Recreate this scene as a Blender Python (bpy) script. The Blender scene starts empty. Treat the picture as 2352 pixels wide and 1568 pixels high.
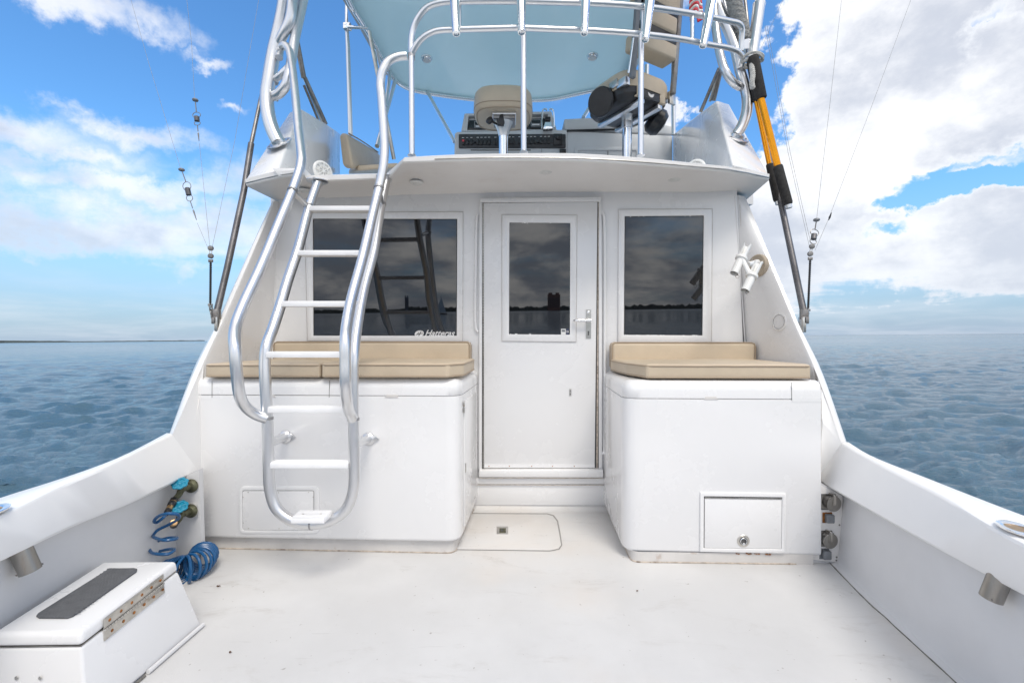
import bpy, bmesh, math, random
from mathutils import Vector, Matrix, noise as mnoise
import numpy as np
random.seed(7)
R = math.radians
sc = bpy.context.scene
# ---------------------------------------------------------------- camera
CW, CF, CX, CY, CZ = 2352.0, 1045.0, 1176.0, 776.0, 1.15
cam_d = bpy.data.cameras.new('camera'); cam = bpy.data.objects.new('camera', cam_d)
sc.collection.objects.link(cam); sc.camera = cam
cam.location = (0, 0, CZ); cam.rotation_euler = (R(90), 0, 0)
cam_d.sensor_width = 36; cam_d.lens = 36*CF/CW; cam_d.shift_y = -8/CW
cam_d.clip_start = 0.02; cam_d.clip_end = 60000
# ---------------------------------------------------------------- light, sky, exposure
SUN_EL, SUN_AZ = 57, 160      # azimuth clockwise from +Y: behind the camera, a little to the right
SUN_STR, SUN_ANG, SKY_STR, EXPO = 1.75, 22, 0.1, 0.28
vs = sc.view_settings
vs.view_transform = 'Standard'; vs.look = 'None'; vs.exposure = EXPO; vs.gamma = 1; vs.use_curve_mapping = False
sd = bpy.data.lights.new('sun', 'SUN'); sd.energy = SUN_STR; sd.angle = R(SUN_ANG); sd.color = (1, .94, .855)
sun = bpy.data.objects.new('sun', sd); sc.collection.objects.link(sun)
sv = Vector((math.sin(R(SUN_AZ))*math.cos(R(SUN_EL)), math.cos(R(SUN_AZ))*math.cos(R(SUN_EL)), math.sin(R(SUN_EL))))
sun.rotation_euler = sv.to_track_quat('Z', 'Y').to_euler(); sun.location = (3, -6, 12)

def P(x, y, Y):                 # picture point at depth Y
    return Vector(((x-CX)*Y/CF, Y, CZ-(y-CY)*Y/CF))
def dirpx(x, y):
    return Vector(((x-CX)/CF, 1, (CY-y)/CF))
def onpl(x, y, pl, off=0):      # hit on the plane  Y + a X + b (Z-CZ) = c - off
    a, b, c = pl; d = dirpx(x, y); t = (c-off)/(1+a*d.x+b*d.z)
    return Vector((0, 0, CZ))+d*t
def onz(x, y, z):
    d = dirpx(x, y); t = (z-CZ)/d.z
    return Vector((0, 0, CZ))+d*t
def npl(pl):                    # unit normal towards the camera
    return -Vector((pl[0], 1, pl[1])).normalized()

world = bpy.data.worlds.new('World'); sc.world = world; world.use_nodes = True
NT = world.node_tree; NT.nodes.clear()
class G:                        # tiny node-graph helper
    def __init__(s, nt): s.nt = nt
    def n(s, t, **k):
        o = s.nt.nodes.new(t)
        for a, v in k.items(): setattr(o, a, v)
        return o
    def l(s, a, b): s.nt.links.new(a, b)
    def inp(s, sock, v):
        if isinstance(v, bpy.types.NodeSocket): s.l(v, sock)
        elif v is not None: sock.default_value = v
    def m(s, op, a, b=None, c=None, clamp=False):
        o = s.n('ShaderNodeMath', operation=op, use_clamp=clamp)
        s.inp(o.inputs[0], a); s.inp(o.inputs[1], b)
        if c is not None: s.inp(o.inputs[2], c)
        return o.outputs[0]
    def v(s, op, a, b=None):
        o = s.n('ShaderNodeVectorMath', operation=op); s.inp(o.inputs[0], a)
        if b is not None: s.inp(o.inputs[1], b)
        return o.outputs['Value'] if op in ('LENGTH', 'DOT_PRODUCT') else o.outputs[0]
    def mix(s, f, a, b, blend='MIX'):
        o = s.n('ShaderNodeMix', data_type='RGBA', blend_type=blend)
        s.inp(o.inputs[0], f); s.inp(o.inputs[6], a); s.inp(o.inputs[7], b); return o.outputs[2]
    def noise(s, vec, scale, detail=4, rough=.5, dist=0):
        o = s.n('ShaderNodeTexNoise'); s.l(vec, o.inputs['Vector'])
        o.inputs['Scale'].default_value = scale; o.inputs['Detail'].default_value = detail
        o.inputs['Roughness'].default_value = rough; o.inputs['Distortion'].default_value = dist
        return o
    def ss(s, x, lo, hi, a=0, b=1):
        o = s.n('ShaderNodeMapRange', interpolation_type='SMOOTHSTEP')
        s.inp(o.inputs['Value'], x); o.inputs['From Min'].default_value = lo; o.inputs['From Max'].default_value = hi
        o.inputs['To Min'].default_value = a; o.inputs['To Max'].default_value = b; return o.outputs['Result']
g = G(NT)
TILT = R(.54)                   # the boat heels a little: sea and sky lean against it
sky = g.n('ShaderNodeTexSky', sky_type='NISHITA'); sky.sun_disc = False
sky.sun_elevation = R(SUN_EL); sky.sun_rotation = R(SUN_AZ); sky.air_density = 1.0; sky.dust_density = .6; sky.ozone_density = 3.0
tc = g.n('ShaderNodeTexCoord').outputs['Generated']
mp = g.n('ShaderNodeMapping'); mp.inputs['Rotation'].default_value = (0, TILT, 0); g.l(tc, mp.inputs['Vector'])
dr = mp.outputs[0]; g.l(dr, sky.inputs['Vector'])
sep = g.n('ShaderNodeSeparateXYZ'); g.l(dr, sep.inputs[0])
X_, Y_, Z_ = sep.outputs
hs = g.n('ShaderNodeHueSaturation'); hs.inputs['Saturation'].default_value = 1.12; hs.inputs['Hue'].default_value = .506
g.l(sky.outputs[0], hs.inputs['Color'])
skyc = g.mix(1.0, hs.outputs[0], (1.35, 1.95, 2.05, 1), 'MULTIPLY')
zc = g.m('MAXIMUM', Z_, 0.0)
hz = g.ss(zc, 0.0, .30, 1, 0)
skyc = g.mix(g.m('MULTIPLY', hz, .85), skyc, (3.1, 3.8, 5.4, 1))
# warped direction
w1 = g.noise(dr, 5.5, 7, .62); w2 = g.noise(dr, 1.6, 3, .5)
wv = g.v('MULTIPLY', g.v('SUBTRACT', w1.outputs['Color'], (.5, .5, .5)), (.32, .32, .20))
wd = g.v('ADD', dr, wv)
blobs = [  # px, py, rx, rz (in direction units), weight
 (2030,140,.24,.22,1),(2200,250,.24,.20,1),(1960,330,.20,.16,1),(2230,60,.22,.12,1),(1900,470,.17,.13,.9),(1830,300,.09,.07,.8),
 (2060,440,.18,.08,.7),(2130,590,.30,.085,.72),(1800,620,.18,.11,.6),(2250,650,.25,.04,.45),(2330,520,.12,.05,.8),(2330,385,.10,.03,.8),(1560,275,.06,.045,.6),(1930,205,.12,.11,1),
 (120,-38,.12,.034,.8),(60,290,.12,.04,.58),(200,350,.14,.03,.55),(340,320,.08,.04,.6),(300,420,.24,.035,.62),(340,520,.34,.07,.66),
 (60,480,.16,.03,.4),(480,590,.2,.06,.38),(438,129,.05,.013,.42),(540,258,.05,.012,.42),(545,430,.09,.06,.36),(1250,-900,.6,.4,.5)]
dens = None
for (bx, by, rx, rz, w) in blobs:
    c = dirpx(bx, by).normalized()
    q = g.v('MULTIPLY', g.v('SUBTRACT', wd, tuple(c)), (1/rx, 1/.7, 1/rz))
    e = g.m('MULTIPLY', g.m('SUBTRACT', 1.0, g.v('LENGTH', q)), w)
    dens = e if dens is None else g.m('SMOOTH_MAX', dens, e, .15)
dens = g.m('MAXIMUM', dens, -0.5)
for (bx, by, rx, rz, w) in ((2290,405,.17,.05,.75),(2110,470,.13,.025,.42),(1990,545,.10,.02,.3),(2320,60,.045,.022,.55),(2290,110,.04,.02,.45),(330,640,.5,.05,.35),(1700,130,.10,.2,.7)):
    c = dirpx(bx, by).normalized(); q = g.v('MULTIPLY', g.v('SUBTRACT', wd, tuple(c)), (1/rx, 1/.7, 1/rz))
    dens = g.m('SUBTRACT', dens, g.m('MULTIPLY', g.m('MAXIMUM', g.m('SUBTRACT', 1.0, g.v('LENGTH', q)), 0.0), w))
pl = g.n('ShaderNodeCombineXYZ'); zz = g.m('ADD', zc, .12)
g.l(g.m('DIVIDE', X_, zz), pl.inputs[0]); g.l(g.m('DIVIDE', Y_, zz), pl.inputs[1])
cn = g.noise(pl.outputs[0], .9, 7, .58, .3)
fine = g.noise(dr, 22, 5, .6)
back = g.m('MAXIMUM', g.ss(Y_, -.3, .25, 1, 0), g.ss(Z_, .72, .9))                       # more broken cloud behind the boat
bias = g.m('ADD', g.m('MULTIPLY', g.m('SUBTRACT', cn.outputs['Fac'], .5), 1.9), g.m('MULTIPLY', g.m('SUBTRACT', fine.outputs['Fac'], .5), .35))
dd = g.m('ADD', dens, g.m('MULTIPLY', bias, .55))
side = g.ss(X_, -.15, .25)
dfront = g.m('ADD', g.m('MULTIPLY', g.ss(dd, .02, .22), side), g.m('MULTIPLY', g.m('MULTIPLY', g.ss(dd, 0, .5), .84), g.m('SUBTRACT', 1.0, side)))
dback = g.m('MULTIPLY', g.ss(g.m('ADD', cn.outputs['Fac'], 0), .22, .55), back)
cover = g.m('MAXIMUM', dfront, dback)
low = g.m('MULTIPLY', g.ss(zc, .02, .2, 1, 0), g.ss(cn.outputs['Fac'], .35, .75, 0, .4))
cover = g.m('MAXIMUM', cover, low, clamp=True)
shade = g.noise(g.v('MULTIPLY', g.v('ADD', dr, (3.1, 0, 1.7)), (1, 1, 1.7)), 3.2, 7, .58)
sh = g.ss(g.m('ADD', shade.outputs['Fac'], g.m('MULTIPLY', g.m('SUBTRACT', fine.outputs['Fac'], .5), .18)), .40, .62)
ccol = g.mix(sh, (5.7, 6.0, 6.7, 1), (9.4, 9.4, 9.5, 1))
edge = g.ss(dd, .1, .55, 1, 0)
ccol = g.mix(g.m('MULTIPLY', edge, .6), ccol, (9.8, 9.9, 10.0, 1))
ccol = g.mix(g.m('MULTIPLY', g.ss(zc, 0, .3, 1, 0), .45), ccol, (5.5, 6.1, 7.2, 1))
nb = g.noise(g.v('MULTIPLY', dr, (1, 1, 2.8)), 4.2, 8, .6, .2)
bcol = g.mix(g.ss(nb.outputs['Fac'], .40, .60), (5.2, 5.5, 6.2, 1), (14.6, 13.8, 12.8, 1))
ccol = g.mix(back, ccol, bcol)
fin = g.mix(g.m('MULTIPLY', cover, .95), skyc, ccol)
bg = g.n('ShaderNodeBackground'); g.l(fin, bg.inputs['Color']); bg.inputs['Strength'].default_value = SKY_STR
g.l(bg.outputs[0], g.n('ShaderNodeOutputWorld').inputs[0])

# ---------------------------------------------------------------- materials
def mat(name, col, rough=.4, metal=0, var=.0, vscale=6, bump=0, bscale=200, ior=1.5, coat=0, dirt=None, dscale=3, dlo=.6, dhi=.75, damt=.3, aniso=None, rvar=0, stretch=None):
    m = bpy.data.materials.new(name); m.use_nodes = True; nt = m.node_tree; g = G(nt)
    b = nt.nodes['Principled BSDF']; b.inputs['Roughness'].default_value = rough
    b.inputs['Metallic'].default_value = metal; b.inputs['IOR'].default_value = ior
    if coat: b.inputs['Coat Weight'].default_value = coat; b.inputs['Coat Roughness'].default_value = .08
    tco = g.n('ShaderNodeTexCoord').outputs['Object']
    if stretch:
        mpp = g.n('ShaderNodeMapping'); mpp.inputs['Scale'].default_value = stretch; g.l(tco, mpp.inputs[0]); tv = mpp.outputs[0]
    else: tv = tco
    c = tuple(col)+(1,)
    outc = None
    if var:
        nn = g.noise(tv, vscale, 5, .6)
        c2 = tuple(max(0, v*(1-var)) for v in col)+(1,); c1 = tuple(min(1, v*(1+var*.5)) for v in col)+(1,)
        outc = g.mix(g.ss(nn.outputs['Fac'], .3, .7), c2, c1)
    if dirt:
        dn = g.noise(tv, dscale, 8, .68)
        outc = g.mix(g.m('MULTIPLY', g.ss(dn.outputs['Fac'], dlo, dhi), damt), outc if outc else c, tuple(dirt)+(1,))
    if outc: g.l(outc, b.inputs['Base Color'])
    else: b.inputs['Base Color'].default_value = c
    if rvar:
        rn = g.noise(tv, vscale*1.7, 5, .65)
        g.l(g.ss(rn.outputs['Fac'], .3, .7, rough-rvar, rough+rvar), b.inputs['Roughness'])
    if bump:
        bn = g.noise(tv, bscale, 4, .6); bb = g.n('ShaderNodeBump'); bb.inputs['Strength'].default_value = bump
        bb.inputs['Distance'].default_value = .004; g.l(bn.outputs['Fac'], bb.inputs['Height']); g.l(bb.outputs[0], b.inputs['Normal'])
    return m
M = {}
M['gel'] = mat('white_gelcoat', (.80, .798, .80), .26, var=.02, vscale=1.5, bump=.06, bscale=5, dirt=(.66, .60, .52), dscale=1.2, dlo=.6, dhi=.85, damt=.12, rvar=.05, coat=.5)
M['gel2'] = mat('cream_gelcoat', (.88, .86, .84), .35, var=.04, vscale=2.5, bump=.05, bscale=12, dirt=(.6, .5, .42), dscale=3, dlo=.56, dhi=.8, damt=.25)
M['cap'] = mat('bright_white_gelcoat', (.89, .885, .88), .3, var=.02, vscale=3, bump=.05, bscale=14)
M['liner'] = mat('liner_gelcoat', (.68, .68, .685), .62, var=.06, vscale=2, bump=.1, bscale=14, dirt=(.42, .41, .37), dscale=4, dlo=.6, dhi=.8, damt=.3)
M['kick'] = mat('toe_kick_paint', (.64, .62, .60), .5, var=.08, vscale=7, bump=.2, bscale=50, dirt=(.38, .27, .2), dscale=9, dlo=.6, dhi=.72, damt=.5)
M['caulk'] = mat('aged_caulk', (.52, .45, .38), .7, var=.35, vscale=30, bump=.8, bscale=70, dirt=(.16, .10, .06), dscale=22, dlo=.55, dhi=.66, damt=.8)
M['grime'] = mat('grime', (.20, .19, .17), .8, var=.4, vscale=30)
M['seam'] = mat('seam_shadow_gap', (.10, .10, .10), .8)
M['cush'] = mat('tan_vinyl', (.56, .465, .345), .45, var=.07, vscale=5, bump=.35, bscale=350, dirt=(.36, .28, .2), dscale=3, dlo=.55, dhi=.8, damt=.25)
M['pipe'] = mat('tan_piping', (.36, .28, .2), .5)
M['alu'] = mat('anodised_aluminium', (.74, .745, .755), .30, 1, var=.02, vscale=5, rvar=.02, dirt=(.5, .5, .5), dscale=5, dlo=.6, dhi=.8, damt=.2)
M['weld'] = mat('weld_bead', (.42, .42, .43), .5, 1, var=.2, vscale=60, bump=.6, bscale=120)
M['tread'] = mat('painted_tread', (.83, .83, .84), .35, var=.04, vscale=12, bump=.2, bscale=90, dirt=(.3, .29, .28), dscale=26, dlo=.66, dhi=.72, damt=.7)
M['chrome'] = mat('chrome', (.88, .89, .90), .12, 1, var=.04, vscale=10)
M['steel'] = mat('stainless', (.62, .60, .56), .3, 1, var=.2, vscale=14, dirt=(.33, .22, .13), dscale=12, dlo=.58, dhi=.72, damt=.6)
M['mid'] = mat('brushed_steel', (.36, .34, .31), .34, 1, var=.25, vscale=14, stretch=(1,1,.15), dirt=(.26, .17, .1), dscale=12, dlo=.6, dhi=.74, damt=.5)
M['dsteel'] = mat('weathered_dark_steel', (.30, .29, .28), .4, .8, var=.25, vscale=12, dirt=(.18, .12, .08), dscale=9, dlo=.5, dhi=.7, damt=.6)
M['pole'] = mat('grey_pole', (.17, .165, .17), .38, .6, var=.3, vscale=7, bump=.2, bscale=60)
M['black'] = mat('black_plastic', (.018, .018, .02), .32, var=.3, vscale=10)
M['bpanel'] = mat('black_switch_panel', (.04, .04, .042), .45, var=.2, vscale=10)
M['foam'] = mat('black_foam_grip', (.04, .038, .037), .95, var=.3, vscale=50, bump=.8, bscale=260)
M['orange'] = mat('orange_anodised', (.85, .34, .015), .2, .75, var=.1, vscale=8)
M['rope'] = mat('grey_rope', (.34, .34, .33), .9, var=.3, vscale=80, bump=.6, bscale=300)
M['rope2'] = mat('pale_rope', (.58, .57, .54), .9, var=.2, vscale=80, bump=.6, bscale=300)
M['blue'] = mat('blue_hose', (.008, .085, .23), .28, var=.12, vscale=20)
M['cyan'] = mat('cyan_handle', (.012, .24, .38), .4, var=.2, vscale=20)
M['bronze'] = mat('tarnished_bronze', (.13, .13, .08), .55, .6, var=.4, vscale=40, bump=.5, bscale=150)
M['brass'] = mat('brass', (.5, .32, .16), .35, .9, var=.2, vscale=30)
M['mat'] = mat('grey_rubber', (.105, .11, .12), .7, var=.12, vscale=40, bump=.3, bscale=300)
M['plast'] = mat('white_plastic', (.78, .78, .76), .35, var=.03, vscale=10)
M['tanpl'] = mat('tan_plate', (.46, .39, .3), .45, .2, var=.1, vscale=14)
M['rust'] = mat('rusty_plate', (.34, .13, .03), .8, var=.5, vscale=50)
M['grey'] = mat('grey_box', (.2, .21, .225), .45, var=.15, vscale=20)
M['cgrey'] = mat('console_grey', (.60, .61, .62), .4, var=.04, vscale=4)
M['teal'] = mat('hardtop_underside', (.62, .80, .85), .09, var=.03, vscale=2, coat=.4, ior=1.5)
_nt = M['teal'].node_tree; _g = G(_nt); _p = _nt.nodes['Principled BSDF']; _o = [n for n in _nt.nodes if n.type == 'OUTPUT_MATERIAL'][0]
_t = _g.n('ShaderNodeBsdfTranslucent'); _t.inputs[0].default_value = (.70, .84, .89, 1); _m = _g.n('ShaderNodeMixShader'); _m.inputs[0].default_value = .42   # thin fibreglass lets daylight through
_g.l(_p.outputs[0], _m.inputs[1]); _g.l(_t.outputs[0], _m.inputs[2]); _g.l(_m.outputs[0], _o.inputs[0])
M['tealedge'] = mat('hardtop_edge', (.7, .72, .74), .4, var=.03)
M['gap'] = mat('grey_gap', (.30, .29, .28), .7)
M['dark'] = mat('dark_screen', (.012, .016, .018), .2)
M['print'] = mat('white_print', (.75, .75, .75), .5)
M['red'] = mat('red_switch', (.65, .05, .07), .35)
M['leaf'] = mat('dead_leaf', (.12, .055, .02), .8, var=.5, vscale=60)
M['rubber'] = mat('black_seal', (.05, .05, .05), .7)
M['lens'] = mat('frosted_lens', (.8, .8, .78), .5)
# tinted glass
gm = mat('tinted_mirror_glass', (.006, .006, .007), .015, ior=1.85); M['glass'] = gm
gg = G(gm.node_tree); bs = gm.node_tree.nodes['Principled BSDF']; bs.inputs['Specular Tint'].default_value = (.90, .94, 1, 1)
to = gg.n('ShaderNodeTexCoord').outputs['Object']; nn = gg.noise(to, 1.3, 2, .4); bb = gg.n('ShaderNodeBump'); bb.inputs['Strength'].default_value = .03
bb.inputs['Distance'].default_value = .01; gg.l(nn.outputs['Fac'], bb.inputs['Height']); gg.l(bb.outputs[0], bs.inputs['Normal'])
# sole: non-skid, scuffs, specks
def sole_mat():
    m = bpy.data.materials.new('nonskid_sole'); m.use_nodes = True; g = G(m.node_tree); b = m.node_tree.nodes['Principled BSDF']
    t = g.n('ShaderNodeTexCoord').outputs['Object']
    a = g.noise(t, 1.4, 6, .6); c = g.mix(g.ss(a.outputs['Fac'], .3, .7), (.57, .565, .56, 1), (.65, .645, .64, 1))
    w = g.n('ShaderNodeMapping'); w.inputs['Rotation'].default_value = (0, 0, .9); w.inputs['Scale'].default_value = (.8, 2.2, 1); g.l(t, w.inputs[0])
    s = g.noise(w.outputs[0], 3.2, 9, .72, .4); c = g.mix(g.ss(s.outputs['Fac'], .54, .74, 0, .7), c, (.46, .44, .42, 1))
    s2 = g.noise(t, 42, 3, .5); c = g.mix(g.ss(s2.outputs['Fac'], .70, .75, 0, .6), c, (.25, .22, .2, 1))
    st = g.noise(t, 1.1, 4, .6); c = g.mix(g.ss(st.outputs['Fac'], .5, .75, 0, .4), c, (.64, .57, .50, 1))
    sc_ = g.n('ShaderNodeMapping'); sc_.inputs['Rotation'].default_value = (0, 0, -.6); sc_.inputs['Scale'].default_value = (1.2, 16, 1); g.l(t, sc_.inputs[0])
    s3 = g.noise(sc_.outputs[0], 4.5, 5, .6, .2); c = g.mix(g.ss(s3.outputs['Fac'], .67, .71, 0, .22), c, (.38, .37, .36, 1))
    g.l(c, b.inputs['Base Color']); g.l(g.ss(a.outputs['Fac'], .3, .7, .42, .6), b.inputs['Roughness'])
    f = g.noise(t, 420, 2, .5); bp = g.n('ShaderNodeBump'); bp.inputs['Strength'].default_value = .35; bp.inputs['Distance'].default_value = .002
    g.l(f.outputs['Fac'], bp.inputs['Height']); g.l(bp.outputs[0], b.inputs['Normal']); return m
M['sole'] = sole_mat()

# ---------------------------------------------------------------- builders
COL = sc.collection
def tag(o, label=None, cat=None, group=None, kind=None):
    if label: o['label'] = label
    if cat: o['category'] = cat
    if group: o['group'] = group
    if kind: o['kind'] = kind
    return o
def thing(name, loc, label, cat, group=None):
    o = bpy.data.objects.new(name, None); COL.objects.link(o); o.location = loc; o.empty_display_size = .1
    return tag(o, label, cat, group)
def wloc(o):
    v = Vector((0, 0, 0))
    while o: v += o.location; o = o.parent
    return v
class MB:
    def __init__(s): s.bm = bmesh.new()
    def face(s, vs):
        try: return s.bm.faces.new(vs)
        except ValueError: return None
    def hull8(s, pts):          # 0-3 bottom ring, 4-7 top ring
        v = [s.bm.verts.new(p) for p in pts]
        for f in ((3,2,1,0),(4,5,6,7),(0,1,5,4),(1,2,6,5),(2,3,7,6),(3,0,4,7)): s.face([v[i] for i in f])
        return s
    def box(s, c, size, rot=None):
        c = Vector(c); hx, hy, hz = size[0]/2, size[1]/2, size[2]/2
        pts = [Vector(p) for p in ((-hx,-hy,-hz),(hx,-hy,-hz),(hx,hy,-hz),(-hx,hy,-hz),(-hx,-hy,hz),(hx,-hy,hz),(hx,hy,hz),(-hx,hy,hz))]
        if rot is not None: pts = [rot @ p for p in pts]
        return s.hull8([c+p for p in pts])
    def prism(s, A, B):         # two matching rings
        a = [s.bm.verts.new(p) for p in A]; b = [s.bm.verts.new(p) for p in B]; n = len(a)
        s.face(a[::-1]); s.face(b)
        for i in range(n): s.face([a[i], a[(i+1) % n], b[(i+1) % n], b[i]])
        return s
    def ring(s, A, B, d):       # frame between two rings, extruded by vector d
        n = len(A); L = [[s.bm.verts.new(p) for p in q] for q in (A, B, [p+d for p in A], [p+d for p in B])]
        for i in range(n):
            j = (i+1) % n
            s.face([L[2][i], L[2][j], L[3][j], L[3][i]]); s.face([L[0][j], L[0][i], L[1][i], L[1][j]])
            s.face([L[0][i], L[0][j], L[2][j], L[2][i]]); s.face([L[1][j], L[1][i], L[3][i], L[3][j]])
        return s
    def strip(s, rows, closed=False):   # lofted rows of points
        V = [[s.bm.verts.new(p) for p in r] for r in rows]
        for a, b in zip(V, V[1:]):
            n = len(a)
            for i in range(n if closed else n-1):
                s.face([a[i], a[(i+1) % n], b[(i+1) % n], b[i]])
        return V
    def tube(s, pts, r, n=14, smooth=8, cap=True, closed=False):
        pts = [Vector(p) for p in pts]
        rs = list(r) if isinstance(r, (list, tuple)) else [r]*len(pts)
        if smooth > 1 and len(pts) > 2: pts, rs = crom(pts, rs, smooth, closed)
        rings = []; t0 = (pts[1]-pts[0]).normalized()
        up = Vector((0, 0, 1)) if abs(t0.z) < .9 else Vector((1, 0, 0))
        nrm = (up-t0*up.dot(t0)).normalized(); N = len(pts)
        for i, p in enumerate(pts):
            if closed: t = (pts[(i+1) % N]-pts[i-1]).normalized()
            else: t = (pts[min(i+1, N-1)]-pts[max(i-1, 0)])
            t = t.normalized() if t.length > 1e-9 else t0
            nrm = (nrm-t*nrm.dot(t)); nrm = nrm.normalized() if nrm.length > 1e-6 else t.orthogonal().normalized()
            bi = t.cross(nrm)
            rings.append([p+(nrm*math.cos(2*math.pi*k/n)+bi*math.sin(2*math.pi*k/n))*rs[i] for k in range(n)])
        if closed: rings.append(rings[0])
        V = s.strip(rings, True)
        if cap and not closed: s.face(V[0][::-1]); s.face(V[-1])
        return s
    def cyl(s, a, b, r, r2=None, n=24):
        return s.tube([a, b], [r, r if r2 is None else r2], n=n, smooth=1)
    def lathe(s, o, ax, prof, n=28):    # prof: (radius, height along axis)
        o = Vector(o); ax = Vector(ax).normalized(); u = ax.orthogonal().normalized(); w = ax.cross(u)
        rows = [[o+ax*h+(u*math.cos(2*math.pi*k/n)+w*math.sin(2*math.pi*k/n))*max(rr, 1e-5) for k in range(n)] for rr, h in prof]
        V = s.strip(rows, True); s.face(V[0][::-1]); s.face(V[-1]); return s
    def build(s, name, m, parent=None, bevel=0, seg=2, ang=35, kind=None, subsurf=0):
        bm = s.bm
        bmesh.ops.remove_doubles(bm, verts=bm.verts, dist=1e-6)
        bmesh.ops.recalc_face_normals(bm, faces=bm.faces)
        if bevel:
            es = [e for e in bm.edges if len(e.link_faces) == 2 and e.calc_face_angle(0) > R(30)]
            bmesh.ops.bevel(bm, geom=es, offset=bevel, segments=seg, profile=.5, affect='EDGES', clamp_overlap=True)
        for f in bm.faces: f.smooth = True
        for e in bm.edges:
            if len(e.link_faces) == 2 and e.calc_face_angle(0) > R(ang): e.smooth = False
        off = wloc(parent) if parent else Vector((0, 0, 0))
        if off.length: bmesh.ops.translate(bm, verts=bm.verts, vec=-off)
        me = bpy.data.meshes.new(name); bm.to_mesh(me); bm.free(); me.materials.append(m if not isinstance(m, str) else M[m])
        o = bpy.data.objects.new(name, me); COL.objects.link(o)
        if parent: o.parent = parent
        if kind: o['kind'] = kind
        return o
def crom(pts, rs, k, closed=False):
    n = len(pts); o = []; orr = []
    for i in range(n if closed else n-1):
        if closed: q = [pts[(i+j) % n] for j in (-1, 0, 1, 2)]; ra, rb = rs[i], rs[(i+1) % n]
        else: q = [pts[max(i-1, 0)], pts[i], pts[i+1], pts[min(i+2, n-1)]]; ra, rb = rs[i], rs[i+1]
        # centripetal parametrisation keeps long/short neighbours from overshooting
        t = [0.0]
        for a, b in zip(q, q[1:]): t.append(t[-1]+max((b-a).length, 1e-4)**.5)
        if not closed and i == 0: t[0] = t[1]-(t[2]-t[1]); q[0] = q[1]*2-q[2]
        if not closed and i == n-2: t[3] = t[2]+(t[2]-t[1]); q[3] = q[2]*2-q[1]
        for j in range(k):
            u = t[1]+(t[2]-t[1])*j/k
            A1 = (q[0]*(t[1]-u)+q[1]*(u-t[0]))/(t[1]-t[0]); A2 = (q[1]*(t[2]-u)+q[2]*(u-t[1]))/(t[2]-t[1]); A3 = (q[2]*(t[3]-u)+q[3]*(u-t[2]))/(t[3]-t[2])
            B1 = (A1*(t[2]-u)+A2*(u-t[0]))/(t[2]-t[0]); B2 = (A2*(t[3]-u)+A3*(u-t[1]))/(t[3]-t[1])
            o.append((B1*(t[2]-u)+B2*(u-t[1]))/(t[2]-t[1])); orr.append(ra+(rb-ra)*j/k)
    if not closed: o.append(pts[-1]); orr.append(rs[-1])
    return o, orr
def resample(pts, n):
    pts, _ = crom([Vector(p) for p in pts], [0]*len(pts), 10)
    L = [0]
    for a, b in zip(pts, pts[1:]): L.append(L[-1]+(b-a).length)
    out = []; j = 0
    for i in range(n):
        d = L[-1]*i/(n-1)
        while j < len(L)-2 and L[j+1] < d: j += 1
        f = (d-L[j])/max(L[j+1]-L[j], 1e-9); out.append(pts[j].lerp(pts[j+1], min(max(f, 0), 1)))
    return out
def rrect(x0, y0, x1, y1, r, k=5):      # rounded rectangle in picture units
    o = []
    for cx, cy, a in ((x1-r, y0+r, -90), (x1-r, y1-r, 0), (x0+r, y1-r, 90), (x0+r, y0+r, 180)):
        for i in range(k+1):
            t = R(a+90*i/k); o.append((cx+r*math.cos(t), cy+r*math.sin(t)))
    return o
def quad(x0, y0, x1, y1): return [(x0, y0), (x1, y0), (x1, y1), (x0, y1)]
def plate(poly, pl, t1, t0=0, mb=None): # slab standing proud of a plane, front face on the given picture outline
    mb = mb or MB(); n = npl(pl); F = [onpl(x, y, pl, t1) for x, y in poly]
    return mb.prism(F, [p-n*(t1-t0) for p in F])
def rframe(outer, inner, pl, t1, t0=0, mb=None):
    mb = mb or MB(); n = npl(pl)
    return mb.ring([onpl(x, y, pl, t1) for x, y in outer], [onpl(x, y, pl, t1) for x, y in inner], -n*(t1-t0))
def disc(x, y, pl, off, r, prof=None, mb=None, n=28):
    mb = mb or MB(); nn = npl(pl)
    return mb.lathe(onpl(x, y, pl, off), nn, prof or [(r, 0), (r, .003), (r*.9, .005)], n)
def text(name, s, m, parent, o, ex, ez, h, width, shear=0, th=.0006):
    cu = bpy.data.curves.new(name, 'FONT'); cu.body = s; cu.extrude = 0; cu.shear = shear; cu.offset = .018
    ob = bpy.data.objects.new(name, cu); COL.objects.link(ob)
    dg = bpy.context.evaluated_depsgraph_get(); me = bpy.data.meshes.new_from_object(ob.evaluated_get(dg))
    bpy.data.objects.remove(ob)
    xs = [v.co.x for v in me.vertices]; ys = [v.co.y for v in me.vertices]
    x0, x1, y0, y1 = min(xs), max(xs), min(ys), max(ys); off = wloc(parent)
    for v in me.vertices: v.co = o+ex*((v.co.x-x0)/(x1-x0)*width)+ez*((v.co.y-y0)/(y1-y0)*h)-off
    me.name = name; me.materials.clear(); me.materials.append(M[m]); ob = bpy.data.objects.new(name, me); COL.objects.link(ob); ob.parent = parent
    return ob
BP = (.042, .031, 3.05)         # cabin bulkhead plane
CPL = (.04, 0, 2.385)           # port cabinet face
CPR = (.04, 0, 2.385)           # starboard cabinet face
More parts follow.
